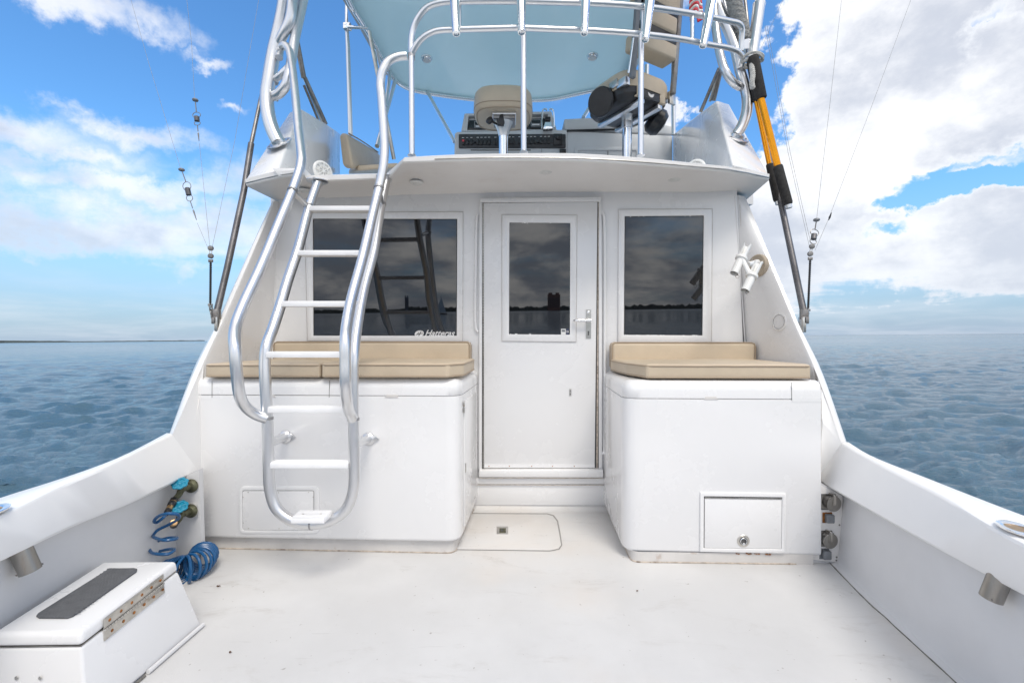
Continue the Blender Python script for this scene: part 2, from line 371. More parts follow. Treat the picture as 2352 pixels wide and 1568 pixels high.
# ================================================================ SEA AND SHORES
WZ = -.62
def sea():
    rng = np.random.default_rng(3)
    r = np.concatenate([[0.0], np.geomspace(1.2, 4, 36)[:-1], np.geomspace(4, 170, 560)[:-1], np.geomspace(170, 22000, 110)])
    a = np.concatenate([np.linspace(-.96, .96, 720, endpoint=False), np.linspace(.96, 2*np.pi-.96, 300, endpoint=False)]); nr, na = len(r)-1, len(a)
    da = np.gradient(a)
    Rr, A = np.meshgrid(r, a, indexing='ij'); Xg = Rr*np.sin(A); Yg = Rr*np.cos(A); Z = np.zeros_like(Xg); DX = np.zeros_like(Xg); DY = np.zeros_like(Xg)
    dr = np.gradient(r)[:, None]*np.ones_like(Xg); dr = np.maximum(dr, Rr*da[None, :])
    for i in range(170):
        lam = np.exp(rng.uniform(np.log(.18), np.log(2.8))); th = rng.normal(1.75, .5); k = 2*np.pi/lam
        amp = .0055*lam**.72*rng.uniform(.4, 1.3); att = np.clip((lam/dr-2.5)/2.5, 0, 1)
        ph = k*(Xg*np.cos(th)+Yg*np.sin(th))+rng.uniform(0, 6.28)
        Z += amp*att*np.sin(ph); DX -= amp*att*1.15*np.cos(th)*np.cos(ph)*-1; DY -= amp*att*1.15*np.sin(th)*np.cos(ph)*-1
    V = np.stack([Xg+DX, Yg+DY, Z], -1).reshape(-1, 3)
    idx = np.arange((nr+1)*na).reshape(nr+1, na); i0 = idx[:-1]; i1 = idx[1:]
    F = np.stack([i0, i1, np.roll(i1, -1, 1), np.roll(i0, -1, 1)], -1)[1:].reshape(-1, 4)
    # close the centre
    me = bpy.data.meshes.new('sea'); me.vertices.add(len(V)); me.vertices.foreach_set('co', V.ravel())
    me.loops.add(F.size); me.loops.foreach_set('vertex_index', F.ravel()); me.polygons.add(len(F))
    me.polygons.foreach_set('loop_start', np.arange(0, F.size, 4)); me.polygons.foreach_set('loop_total', np.full(len(F), 4))
    me.polygons.foreach_set('use_smooth', np.ones(len(F), bool)); me.update(); me.validate()
    o = bpy.data.objects.new('sea', me); COL.objects.link(o); o['kind'] = 'structure'
    o.location = (0, 0, WZ); o.rotation_euler = (0, -TILT, 0)
    m = bpy.data.materials.new('sea_water'); m.use_nodes = True; g = G(m.node_tree); b = m.node_tree.nodes['Principled BSDF']
    t = g.n('ShaderNodeTexCoord').outputs['Object']
    b.inputs['Base Color'].default_value = (.065, .13, .18, 1); b.inputs['IOR'].default_value = 1.33; b.inputs['Roughness'].default_value = .09
    ln = g.v('LENGTH', t)
    mp = g.n('ShaderNodeMapping'); mp.inputs['Rotation'].default_value = (0, 0, .2); mp.inputs['Scale'].default_value = (.5, 1.15, 1); g.l(t, mp.inputs[0])
    n1 = g.noise(mp.outputs[0], 6.5, 6, .65, 0); n2 = g.noise(mp.outputs[0], 1.6, 8, .7, .1); n3 = g.noise(mp.outputs[0], .16, 7, .62); n4 = g.noise(mp.outputs[0], 2.1, 7, .7, .1)
    near = g.ss(ln, 4, 60, 1, .15)
    h = g.m('ADD', g.m('MULTIPLY', g.m('MULTIPLY', n1.outputs['Fac'], .07), near), g.m('MULTIPLY', n2.outputs['Fac'], .20))
    h = g.m('ADD', h, g.m('MULTIPLY', n3.outputs['Fac'], g.ss(ln, 60, 400, .1, .9)))
    rd = g.m('ABSOLUTE', g.m('SUBTRACT', n4.outputs['Fac'], .5)); h = g.m('SUBTRACT', h, g.m('MULTIPLY', rd, .12))
    bp = g.n('ShaderNodeBump'); bp.inputs['Distance'].default_value = 1; bp.inputs['Strength'].default_value = .7
    g.l(h, bp.inputs['Height']); g.l(bp.outputs[0], b.inputs['Normal'])
    g.l(g.ss(ln, 20, 900, .03, .2), b.inputs['Roughness'])
    me.materials.append(m)
sea()
SEAROT = Matrix.Rotation(-TILT, 4, 'Y')
def seap(x, y, z=0):            # a point z above the sea surface
    return Vector((0, 0, WZ))+SEAROT @ Vector((x, y, z))
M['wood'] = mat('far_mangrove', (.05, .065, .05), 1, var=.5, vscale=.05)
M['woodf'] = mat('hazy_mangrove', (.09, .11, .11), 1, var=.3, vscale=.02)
def shore(name, pts, hfun, m, depth=60, n=220):
    mb = MB(); pts = [Vector(p) for p in pts]; rows = [[], [], [], []]
    for i in range(n):
        f = i/(n-1)*(len(pts)-1); k = min(int(f), len(pts)-2); p = pts[k].lerp(pts[k+1], f-k)
        h = hfun(i/(n-1), i); d = Vector((p.x, p.y, 0)).normalized()*depth
        for row, q, z in zip(rows, (p, p+d*.08, p+d*.6, p+d), (-.5, h*.8, h, -.5)): row.append(seap(q.x, q.y, z))
    mb.strip(rows); o = mb.build(name, m, kind='stuff'); return o
rr = random.Random(5)
def h_left(f, i):
    return 7+4*abs(mnoise.noise((i*.11, 0, 0)))+(12*max(0, .55-f)/.3 if f < .5 else 0)+rr.uniform(0, .7)
d0, d1 = dirpx(-400, 0), dirpx(470, 0)
shore('far_shoreline', [(d0.x*2300, 2300, 0), (d1.x*4200, 4200, 0)], h_left, M['woodf'])
def h_back(f, i): return 8+5*mnoise.noise((i*.05, 3, 0))+3*mnoise.noise((i*.31, 9, 0))+rr.uniform(-1.5, 2.5)
shore('far_shoreline_wood', [(-1500, -620, 0), (-300, -830, 0), (500, -860, 0), (1500, -600, 0)], h_back, M['wood'], n=700)
def mirror_hit(x, y, dist):     # where a point seen mirrored in the cabin glass stands
    n = npl(BP); d = dirpx(x, y).normalized(); d = d-n*2*d.dot(n); h = onpl(x, y, BP, .01)
    k = dist/math.hypot(d.x, d.y); q = h+d*k; return q
M['brick'] = mat('terracotta_wall', (.34, .13, .08), .8, var=.15, vscale=.1); M['wing'] = mat('dark_window_band', (.05, .05, .06), .3)
M['tower'] = mat('grey_tower_wall', (.22, .22, .24), .8, var=.1, vscale=.1)
def highrise(px, w, d, h, m, label, name):
    c = mirror_hit(px, 705, 760); c.z = 0; c = seap(c.x, c.y, 0)
    t = thing(name, c, label, 'building'); u = Vector((-c.y, c.x, 0)).normalized(); ang = math.atan2(u.y, u.x); ro = Matrix.Rotation(ang, 3, 'Z')
    MB().box(c+Vector((0, 0, h/2)), (w, d, h), ro).build('wall', m, t)
    for s in (-1, 1): MB().box(c+ro @ Vector((s*w*.28, 0, h+1.5)), (w*.3, d*.8, 3), ro).build('roof', m, t)
    k = int(h/3.4)
    for f in range(2, k): MB().box(c+Vector((0, 0, f*3.4)), (w*.9, d+.5, 1.4), ro).build('window', M['wing'], t)
highrise(1272, 21, 16, 27, M['brick'], 'brick red tower block above the far trees, mirrored in the door glass', 'apartment_building')
highrise(934, 6, 8, 25, M['tower'], 'slim grey tower above the far trees, mirrored in the wide cabin window', 'tower_building')
def sailboat():
    c = mirror_hit(1013, 716, 260); c = seap(c.x, c.y, 0)
    t = thing('sailboat', c, 'small sailboat under white sail on the far water, mirrored in the wide window', 'sailboat')
    u = Vector((-c.y, c.x, 0)).normalized(); n = Vector((u.y, -u.x, 0))
    rows = []
    for f in [i/10 for i in range(11)]:
        w = .9*math.sin(math.pi*min(f*.9+.1, 1))**.6+.02; p = c+u*(f*7-3.5)
        rows.append([p-n*w+Vector((0, 0, .7)), p-n*w*.6+Vector((0, 0, -.2)), p+n*w*.6+Vector((0, 0, -.2)), p+n*w+Vector((0, 0, .7))])
    MB().strip(rows, True); mb = MB(); V = mb.strip(rows, True); mb.face(V[0]); mb.face(V[-1][::-1]); mb.build('hull', M['wing'], t)
    MB().tube([c+Vector((0, 0, .6)), c+Vector((0, 0, 11))], [.1, .06], smooth=1, n=8).build('mast', M['plast'], t)
    def sail(a, b, h, nm):
        mb = MB(); A = [c+u*a+Vector((0, 0, 1)), c+u*b+Vector((0, 0, 1)), c+u*(a if nm == 'mainsail' else b)*.1+Vector((0, 0, h))]
        mb.prism([p+n*.03 for p in A], [p-n*.03 for p in A]).build(nm, M['plast'], t)
    sail(.1, 2.9, 10.6, 'mainsail'); sail(-3.2, -.2, 9, 'jib')
sailboat()

# ================================================================ THE BOAT (hull, cabin, bridge deck)
boat = thing('sport_fishing_boat', (0, 1.5, WZ), 'white sport fishing boat seen from its own aft cockpit towards the cabin', 'boat')
def side(sgn, T, B, O, F, who):
    N = 46
    for L, e in ((T, (1.37, .6)), (B, (1.42, .6)), (O, (1.66, .6)), (F, (1.42, .6))):
        z = L[-1].z; L.append(Vector((sgn*e[0], e[1], z))); L.append(Vector((sgn*(e[0]-.12), -.62, z)))
    T, B, O, F = [resample(L, N) for L in (T, B, O, F)]
    U = [b+Vector((sgn*.3, 0, 0)) for b in B]
    E = [o+Vector((sgn*.012, 0, -.02)) for o in O]; E2 = [o+Vector((sgn*.005, 0, -.10)) for o in O]
    mb = MB()
    def rnd(a, b, c, r):        # points rounding corner b
        u = (a-b).normalized()*r; v = (c-b).normalized()*r
        return [b+u, b+u*.35+v*.35, b+v]
    rows = []
    for i in range(N):
        t, b, o, e = T[i], B[i], O[i], E2[i]
        row = [U[i], b+Vector((sgn*.012, 0, 0)), b+Vector((sgn*.003, 0, .012))]+rnd(b, t, o, .016)+rnd(t, o, e, .010)+[e]
        rows.append(row)
    mb.strip(rows); cap = mb.build('covering_board', 'cap', boat)
    # hull side below the covering board
    rows = [[E2[i], E2[i]+Vector((sgn*.02, 0, -.25)), E2[i]+Vector((-sgn*.03, 0, -1.05))] for i in range(N)]
    # carry the hull forward to the bow
    e0 = E2[0]; fwd = []
    for f in range(1, 13):
        y = e0.y+f*.95; w = 1.0 if f < 4 else max(0.02, 1-((f-4)/8)**2.0); x = sgn*1.86*w; zt = e0.z+f*.09
        fwd.append([Vector((x, y, zt)), Vector((x*.97, y, zt-.4)), Vector((x*.78, y, -1.6))])
    mb = MB(); mb.strip(fwd[::-1]+rows); mb.build('hull_side', 'gel', boat)
    # liner
    mb = MB(); rows = []
    for i in range(N):
        f = F[i]; top = Vector((f.x+sgn*(.045 if sgn > 0 else .012), f.y, .52)); u = (top-f).normalized()
        rows.append([f+Vector((-sgn*.035, 0, .0005)), f+Vector((-sgn*.008, 0, .006)), f+u*.03, f+u*.06, f.lerp(top, .6), top])
    mb.strip(rows); mb.build('cockpit_liner', 'liner', boat)
    # dirt lines in the corner
    mb = MB(); pts = [f+Vector((-sgn*(.038+.004*mnoise.noise((i*.9, 0, sgn))), 0, .001)) for i, f in enumerate(F)]
    mb.tube(pts[:34], [.0020+.0042*abs(mnoise.noise((i*.7, 5, 0))) for i in range(34)], n=6, smooth=2); mb.build('corner_grime', 'grime', boat)
    return T, B, O, F
Rs = side(1,
    [onz(1934,1015,.62), onz(2056,1082,.605), onz(2155,1132,.598), onz(2352,1247,.585)],
    [onz(1876,1105,.385), onz(1975,1163,.395), onz(2119,1244.5,.402), onz(2352,1371,.41)],
    [onz(1953,1015.5,.618), onz(2002,1046,.60), onz(2128,1095.7,.585), onz(2352,1182,.57)],
    [Vector((1.665,2.33,0)), Vector((1.602,2.05,0)), Vector((1.563,1.8,0)), Vector((1.52,1.517,0)), Vector((1.47,1.2,0))], 'r')
Ls = side(-1,
    [onz(394,995,.68), onz(242,1070,.662), onz(151,1108,.65), onz(0,1182,.64)],
    [onz(455,1083.7,.44), onz(302,1157,.46), onz(189,1202.7,.475), onz(0,1293,.50)],
    [onz(382,994,.668), onz(264,1053.6,.64), onz(132,1101,.62), onz(0,1142,.60)],
    [Vector((-1.70,2.31,0)), Vector((-1.645,1.9,0)), Vector((-1.60,1.517,0)), Vector((-1.55,1.2,0))], 'l')
# transverse liner walls at the forward corners
plate([(385,1112),(457,1078),(463,1300),(385,1300)],(0,0,2.31),0,-.03).build('liner_end_wall','liner',boat)
plate([(1850,1100),(1876,1102),(1952,1147),(1952,1320),(1850,1320)],(0,0,2.33),0,-.03).build('liner_end_wall','liner',boat)
# transom behind the camera
MB().box((0,-.66,.24),(2.9,.08,.68)).build('transom','gel',boat,bevel=.01)
# cockpit sole, one sheet, with a small forward cove
mb = MB(); rows = []
for i in range(40):
    y = -.62+i*(3.13+.62)/39; rows.append([Vector((-1.95+3.9*j/40, y, 0)) for j in range(41)])
mb.strip(rows); mb.build('cockpit_sole','sole',boat)
cv = [(onpl(1080,1140,BP,.055)), (onpl(1400,1140,BP,.055))]
mb = MB(); n = npl(BP); L = onpl(1060,1168,BP); Rr_ = onpl(1420,1168,BP); rows = []
for k in range(7):
    a = R(90*k/6); rows.append([Vector((p.x, p.y, 0))+n*(.05*(1-math.sin(a))+.012)+Vector((0,0,.05*(1-math.cos(a))+.001)) for p in (L, Rr_)])
mb.strip(rows); mb.build('sole_cove','sole',boat)
# deck hatch
HP = [(1062,1260),(1055,1240),(1080,1178)]
hp = [(1030,1178.5)]+[(1256,1180),(1270,1184),(1279,1196),(1284,1222),(1288.6,1250),(1283,1258),(1263,1262)]+[(1030,1259)]
hg = [(1030,1176.5),(1257,1178),(1272,1182),(1282,1195),(1287,1221),(1291.5,1251),(1285,1260.5),(1264,1264.6),(1030,1261.4)]
mb = MB(); mb.prism([onz(x,y,.0008) for x,y in hg],[onz(x,y,.0022) for x,y in hg]); mb.build('hatch_gap','gap',boat)
mb = MB(); A = [onz(x,y,.006) for x,y in hp]; mb.prism([p-Vector((0,0,.005)) for p in A],A); hatch = mb.build('deck_hatch','sole',boat,bevel=.002)
A = [onz(x,y,.0085) for x,y in quad(1141,1208,1167,1225)]; mb = MB(); mb.prism([p-Vector((0,0,.002)) for p in A],A); mb.build('latch_plate','steel',hatch,bevel=.0008)
A = [onz(x,y,.0105) for x,y in quad(1147,1212,1162,1222)]; mb = MB(); mb.prism([p-Vector((0,0,.0015)) for p in A],A); mb.build('latch_cup','bronze',hatch)
A = [onz(x,y,.012) for x,y in ((1150,1214),(1157,1216),(1152,1220))]; mb = MB(); mb.prism([p-Vector((0,0,.0015)) for p in A],A); mb.build('latch_lever','seam',hatch)

# ---- cabin bulkhead
plate([(630,440),(1692,430),(1722,1180),(612,1180)], BP, 0, -.05).build('cabin_bulkhead','gel',boat)
# recessed margin: side joint trims
for pts in ([(638,463),(634,560),(630,691),(624,800)], [(1688,450),(1696,560),(1703,660),(1712,800)]):
    mb = MB(); mb.tube([onpl(x,y,BP,.001) for x,y in pts], .0035, n=8, smooth=3); mb.build('corner_bead','gel',boat)
mb = MB(); mb.tube([onpl(x,y,BP,.002) for x,y in ((1699,470),(1709,641),(1717,786))], .0009, n=6, smooth=3); mb.build('corner_crack','caulk',boat)
# window units
def window(outer, pane, label=None, ragged=0, parent=boat, name='window'):
    O = outer; I = pane
    gl = plate(I, BP, .006, .001).build(name, 'glass', parent)
    rframe(O, I, BP, .016, .0).build('window_frame', 'gel', gl, bevel=.003)
    mb = MB(); rframe([(x+sx*1.6, y+sy*1.6) for (x,y),(sx,sy) in zip(I,((1,1),(-1,1),(-1,-1),(1,-1)))][::-1], [(x-sx*.2, y-sy*.2) for (x,y),(sx,sy) in zip(I,((1,1),(-1,1),(-1,-1),(1,-1)))][::-1], BP, .0085, .001, mb); mb.build('glazing_seal', 'rubber', gl)
    rframe([(x+sx*-1.2, y+sy*-1.2) for (x,y),(sx,sy) in zip(O,((1,1),(-1,1),(-1,-1),(1,-1)))], O, BP, .003, .0).build('frame_bead', 'kick', gl)
    return gl
wl = window([(700,487),(1063,487),(1062,784),(706,783)], [(718,502),(1050,502.5),(1049,771),(719,771)])
wr = window([(1421,481),(1636,480),(1634,787),(1420,787)], [(1435,496.5),(1617,495),(1614,770.5),(1433,769)], ragged=1)
# old sealant flakes round the starboard pane
mb = MB(); rn = random.Random(4)
for x0,y0,x1,y1,k in ((1436,497.6,1616,496,5),(1434,769.3,1612,770,20)):
    for i in range(k):
        f = rn.random(); x = x0+(x1-x0)*f; y = y0+(y1-y0)*f; s = rn.uniform(.8,2.2); s2 = rn.uniform(.4,1.0)
        plate([(x-s,y-s2),(x+s,y-s2*.6),(x+s*.8,y+s2),(x-s*.6,y+s2*.8)], BP, .0092+rn.random()*.001, .006, mb)
o = mb.build('old_sealant','plast',wr); o['kind'] = 'stuff'
# lettering and emblem on the wide window
ex = (onpl(1049,700,BP)-onpl(719,700,BP)).normalized(); n = npl(BP); ez = ex.cross(n).normalized()*-1
if ez.z < 0: ez = -ez
o0 = onpl(976,772,BP,.0095); s1 = BP[2]/CF
text('boat_lettering','Hatteras','print',wl,o0,ex,ez,14.5*s1,70*s1,shear=.45)
mb = MB(); c = onpl(963,766,BP,.009); E = [c+ex*(math.cos(t)*10.5*s1+math.sin(t)*2*s1)+ez*math.sin(t)*7.5*s1 for t in [2*math.pi*k/28 for k in range(28)]]
mb.prism(E,[p+n*.0006 for p in E]); mb.build('emblem','print',wl)
def bar(px, mb): A = [onpl(x,y,BP,.0104) for x,y in px]; mb.prism([p-n*.0005 for p in A],A)
mb = MB(); bar([(955,768.2),(963,765.9),(972,764.6),(972,765.5),(964,767.2),(955.5,769.2)],mb); bar([(967,760.2),(968.4,760.2),(961.8,772.5),(959.6,772.5)],mb); bar([(960.3,764),(961.6,762.4),(962.8,762.4),(958.2,768.6),(957,768.6)],mb); mb.build('emblem_stroke','rubber',wl)

# ---- door
plate([(1105,459),(1380,456),(1383,1080),(1103,1080)], BP, .004, 0).build('door_shadow_gap','seam',boat)  # dark backing plate, its colour stands in for the shaded gap round the door
mb = MB(); plate([(1103,455),(1381,452),(1381,462.5),(1103,464.5)], BP, .03, 0, mb); mb.build('door_header','gel',boat,bevel=.004)
mb = MB(); plate([(1101,465),(1107.6,465),(1106.6,1078),(1099,1078)], BP, .022, 0, mb); mb.build('door_jamb','gel',boat,bevel=.003)
mb = MB(); plate([(1375.5,463),(1382,463),(1383.5,1078),(1375.5,1078)], BP, .022, 0, mb); mb.build('door_jamb','gel',boat,bevel=.003)
mb = MB(); plate([(1374,465),(1376.6,465),(1373,1078),(1369.5,1078)], BP, .012, 0, mb); mb.build('door_seal','caulk',boat)
door = plate([(1111,466.5),(1372.5,464),(1366,1074),(1111.5,1074.5)], BP, .014, .002).build('cabin_door','gel',boat,bevel=.0025)
rframe([(1153,493),(1325,494),(1323,785),(1153,783)], [(1170,511),(1310,512),(1309,768.5),(1169,767.5)], BP, .023, .013).build('window_frame','gel',door,bevel=.004)
rframe([(1151.6,491.6),(1326.4,492.6),(1324.4,786.4),(1151.6,784.4)], [(1153,493),(1325,494),(1323,785),(1153,783)], BP, .0155, .013).build('frame_bead','kick',door)
plate([(1170,511),(1310,512),(1309,768.5),(1169,767.5)], BP, .0165, .014).build('door_pane','glass',door)
mb = MB()
for i in range(9):
    f = rn.random(); x,y = ((1171+138*f, 512.2) if i < 4 else (1171+60*f, 767)) if i < 9 else (1308.2, 514+250*f); s = rn.uniform(.8,3); s2 = rn.uniform(.5,1.5)
    plate([(x-s,y-s2),(x+s,y-s2*.6),(x+s*.8,y+s2),(x-s*.6,y+s2*.8)], BP, .018+rn.random()*.001, .016, mb)
o = mb.build('old_sealant','plast',door); o['kind'] = 'stuff'
# sticker 25
plate(quad(1288.5,755,1299.5,768), BP, .0176, .0165).build('sticker','plast',door); plate(quad(1290,757,1298,762), BP, .0179, .0176).build('sticker_mark','grey',door)
M['navy'] = mat('navy_sticker',(.03,.04,.09),.5)
plate(quad(1299.8,755,1306.5,768), BP, .0176, .0165).build('sticker','navy',door)
text('sticker_number','25','print',door,onpl(1300.6,763.8,BP,.0181),ex,ez,4.6*s1,5.2*s1)
# lever handle
hb = plate(rrect(1346,711,1357.5,777,1), BP, .018, .014).build('handle_plate','steel',door)
mb = MB(); hpos = onpl(1351.5,736,BP,.018); mb.cyl(hpos, hpos+n*.03, .010); q = hpos+n*.036
mb.tube([q+ex*.012, q, q-ex*.045, q-ex*.085, q-ex*.097-n*.012], [.010,.011,.0095,.0085,.006], smooth=5); mb.build('lever_handle','chrome',door)
disc(1351.5,717,BP,.018,.010,[(.009,0),(.009,.004),(.006,.006)]).build('thumb_turn','chrome',door)
mb = MB(); disc(1351.5,762,BP,.018,.006,[(.006,0),(.006,.0015),(.005,.002)],mb); plate(quad(1350,762,1353,770),BP,.0195,.018,mb); mb.build('keyhole','seam',door)
mb = MB(); plate(quad(1307.5,893,1312.5,909),BP,.016,.014,mb); mb.build('striker_plate','steel',door); 
mb = MB(); disc(1310,897,BP,.016,.003,None,mb,10); disc(1310,905,BP,.016,.003,None,mb,10); mb.build('plate_screws','seam',door)
plate([(1112,1066),(1366,1066),(1366,1074),(1112,1074)],BP,.0175,.0142).build('kick_strip','gel',door)
for x in (1123,1170,1221,1269,1319): disc(x,1070,BP,.0175,.0035,[(.0034,0),(.0034,.001),(.002,.0015)],None,10).build('screw','rust',door)
mb = MB()
for k in range(95): y = 467+k*6.4; plate(quad(1108.8,y,1110.4,y+5.2),BP,.019,.004,mb)
mb.build('piano_hinge','steel',door)
plate([(1112,1074.8),(1367,1074.4),(1367,1078.6),(1112,1079)],BP,.012,0).build('door_foot_seal','caulk',boat)
# half round grab trims
mb = MB(); mb.tube([onpl(x,y,BP,.012) for x,y in ((1097,492),(1095,505),(1093,600),(1092,745),(1094,757),(1098,762))],.009,n=10,smooth=5); mb.build('door_trim','gel',boat)
mb = MB(); mb.tube([onpl(x,y,BP,.014) for x,y in ((1382,487),(1386,492),(1388.5,520),(1389,780),(1388.5,1025),(1387,1038),(1383,1042))],.010,n=10,smooth=5); mb.build('door_trim','gel',boat)
# sill and riser
mb = MB(); mb2 = plate([(1100,1080),(1386,1079),(1386,1097),(1100,1096)],BP,.055,0); mb2.build('door_sill','gel',boat,bevel=.006)
plate([(1094,1098),(1388,1098),(1388,1112),(1094,1112)],BP,.034,0).build('sill_riser','gel',boat,bevel=.004)
plate([(1090,1112.5),(1392,1113),(1398,1160),(1082,1160)],BP,.026,0).build('threshold_riser','gel',boat,bevel=.003)
mb = MB(); mb.tube([onpl(x,y,BP,.035)+Vector((0,0,0)) for x,y in ((1096,1113),(1180,1112.6),(1280,1113.4),(1387,1113))],.002,n=6,smooth=4); mb.build('riser_caulk','caulk',boat)
mb = MB(); mb.tube([onpl(x,y,BP,.056) for x,y in ((1102,1097.5),(1190,1097),(1290,1098),(1386,1098))],.0018,n=6,smooth=4); mb.build('sill_caulk','caulk',boat)

# ---- side wings of the deckhouse
def wing(sg, SS, inner, outer, joint, z_low):
    # inner, outer: points of the aft edge from top to gunwale; joint: matching points on the bulkhead
    inner[-1] = SS[0][0]-Vector((0,0,.02)); outer[-1] = SS[2][0]-Vector((0,0,.03))
    I = resample(inner,26); O = resample(outer,26); J = resample(joint,26)
    rows = []
    for i,o,j in zip(I,O,J):
        m = i.lerp(o,.5); e = (o-i); u = (j-i).normalized()
        of = Vector((o.x+sg*.02, j.y+1.2, o.z))
        rows.append([j+Vector((0,.03,0)), i.lerp(j,.5), i+u*.02, i+u*.004+e*.12, m-u*.006, o-e*.12+u*.004, o+u*.02, Vector((o.x+sg*.01,(o.y+of.y)/2,o.z)), of])
    mb = MB(); mb.strip(rows); return mb.build('deckhouse_wing','gel',boat)
wing(1, Rs, [P(1706,450,2.99),P(1735,529,2.9),P(1783,640,2.75),P(1830,753,2.6),P(1870,845,2.5),P(1934,1015,2.315)],
        [P(1713,452,3.0),P(1748,529,2.92),P(1792,640,2.77),P(1842,753,2.62),P(1888,845,2.51),P(1953,1016,2.31)],
        [onpl(1687,446,BP),onpl(1694,529,BP),onpl(1702,641,BP),onpl(1711,753,BP),onpl(1716,845,BP),onpl(1722,1000,BP)],0)
wing(-1, Ls, [P(631,461,2.99),P(603,529,2.9),P(556,638,2.76),P(505,753,2.6),P(467,835,2.5),P(398,993,2.30)],
        [P(624,463,3.0),P(592,529,2.92),P(542,638,2.78),P(489,753,2.62),P(445,838,2.51),P(382,994,2.285)],
        [onpl(638,463,BP),onpl(636,529,BP),onpl(632,641,BP),onpl(628,753,BP),onpl(622,845,BP),onpl(612,1000,BP)],0)
# inboard faces from wing to gunwale, beside the cabinets
for sg, SS, up_, c1_, c2_, cen in ((1,Rs,P(1868,842,2.505),P(1879,1107,2.37),P(1879,868,2.37),P(1890,970,2.36)),(-1,Ls,P(468,833,2.51),P(468,1088,2.47),P(466,868,2.47),P(450,965,2.42))):
    ring_ = [up_, SS[0][0]+Vector((0,0,-.014)), SS[1][0]+Vector((sg*.003,0,.010)), c1_, c2_]
    mb = MB(); bm_ = mb.bm; cv_ = bm_.verts.new(cen); rv_ = [bm_.verts.new(p) for p in ring_]
    for i_ in range(5): mb.face([cv_, rv_[i_], rv_[(i_+1)%5]])
    o = mb.build('coaming_corner','cap',boat,ang=80)
# round deck plates on the wings
def wplate(cx, cy, Y, sg, part=1):
    c = P(cx,cy,Y); nn = Vector((-sg*.97,-.25,.05)).normalized()
    mb = MB(); mb.lathe(c, nn, [(.056,0),(.056,.003),(.052,.005),(.042,.005),(.041,.003)],32); o = mb.build('deck_plate','gel',boat)
    u = nn.orthogonal().normalized(); w = nn.cross(u); mb = MB()
    mb.tube([c+nn*.0052+(u*math.cos(t)+w*math.sin(t))*.0415 for t in [2*math.pi*k/32 for k in range(32)]],.0009,n=6,smooth=1,closed=True); mb.build('deck_plate_seam','seam',o)
    for k in range(6):
        t = 2*math.pi*k/6+.3; MB().lathe(c+nn*.005+(u*math.cos(t)+w*math.sin(t))*.049, nn,[(.003,0),(.0025,.001)],8).build('screw','steel',o)
wplate(1790,739,2.72,1); wplate(537,742,2.72,-1)

# ---- bridge deck overhang
LO = [(565,427,2.80),(640,409,2.73),(697,400,2.67),(706,417,2.72),(890,410,2.70),(925,373,2.49),(1041,370,2.46),(1202,368,2.45),(1321,370,2.46),(1450,377,2.5),(1671,394,2.62),(1767,414,2.8)]
HI = [(563,409,2.80),(638,391,2.73),(697,385,2.67),(706,401,2.72),(888,396,2.70),(929,359,2.49),(1041,353,2.46),(1202,350,2.45),(1321,350,2.46),(1450,358,2.5),(1671,380,2.62),(1767,397,2.8)]
lo = [P(*q) for q in LO]; hi = [P(*q) for q in HI]
def dens_(L):
    o = []
    for i,(a,b) in enumerate(zip(L,L[1:])):
        for k in range(3): o.append(a.lerp(b,k/3))
    return o+[L[-1]]
if True:
    # round the long starboard lip
    def rl(L): return L[:5]+resample(L[5:11],22)+L[11:]
    lo2, hi2 = rl(lo), rl(hi)
mb = MB(); rows = []
for a,b in zip(lo2,hi2):
    fx = max(-1.60,min(1.60,a.x*1.04)); f = Vector((fx,3.16,2.085+.03*(1-(fx/1.6)**2)))
    mid = a.lerp(b,.55)+Vector((0,.012,0))
    rows.append([f, a+Vector((0,.012,.0)), a+Vector((0,.002,.006)), b-Vector((0,.002,.008)), b+Vector((0,.014,0)), Vector((fx,3.3,b.z+.0)), ])
mb.strip(rows); deck = mb.build('bridge_overhang','gel2',boat,ang=25)
mb = MB(); mb.tube([a.lerp(b,.34)-Vector((0,.001,0)) for a,b in zip(lo2[7:],hi2[7:])],.0035,n=8,smooth=2); mb.build('overhang_rub_strip','steel',deck)
mb = MB(); mb.tube([a.lerp(b,.34)-Vector((0,.001,0)) for a,b in zip(lo2[:3],hi2[:3])],.0035,n=8,smooth=2); mb.build('overhang_rub_strip','steel',deck)
MB().prism([Vector((-1.75,3.3,2.12)),Vector((1.75,3.3,2.12)),Vector((1.75,6.6,2.12)),Vector((-1.75,6.6,2.12))],[Vector((-1.75,3.3,2.2)),Vector((1.75,3.3,2.2)),Vector((1.75,6.6,2.2)),Vector((-1.75,6.6,2.2))]).build('bridge_deck','gel',boat)
# deckhouse body forward of the bulkhead
MB().prism([Vector((-1.62,4.15,-.2)),Vector((1.62,4.1,-.2)),Vector((1.4,8,-.2)),Vector((-1.4,8,-.2))],[Vector((-1.56,4.15,2.1)),Vector((1.56,4.1,2.1)),Vector((1.3,7,2.1)),Vector((-1.3,7,2.1))]).build('deckhouse_body','gel',boat,bevel=.03)
# down lights
for x,y,z in ((700,439,2.083),(957,421,2.093),(1253,395,2.111),(1549,412,2.108)):
    c = onz(x,y,z); mb = MB(); mb.lathe(c+Vector((0,0,.006)),(0,0,-1),[(.040,0),(.040,.006),(.034,.011),(.02,.012),(.018,.009)],32); o = mb.build('downlight','plast',boat)
    MB().lathe(c-Vector((0,0,.003)),(0,0,-1),[(.018,0),(.017,.004),(.008,.006)],20).build('lamp_lens','lens',o)

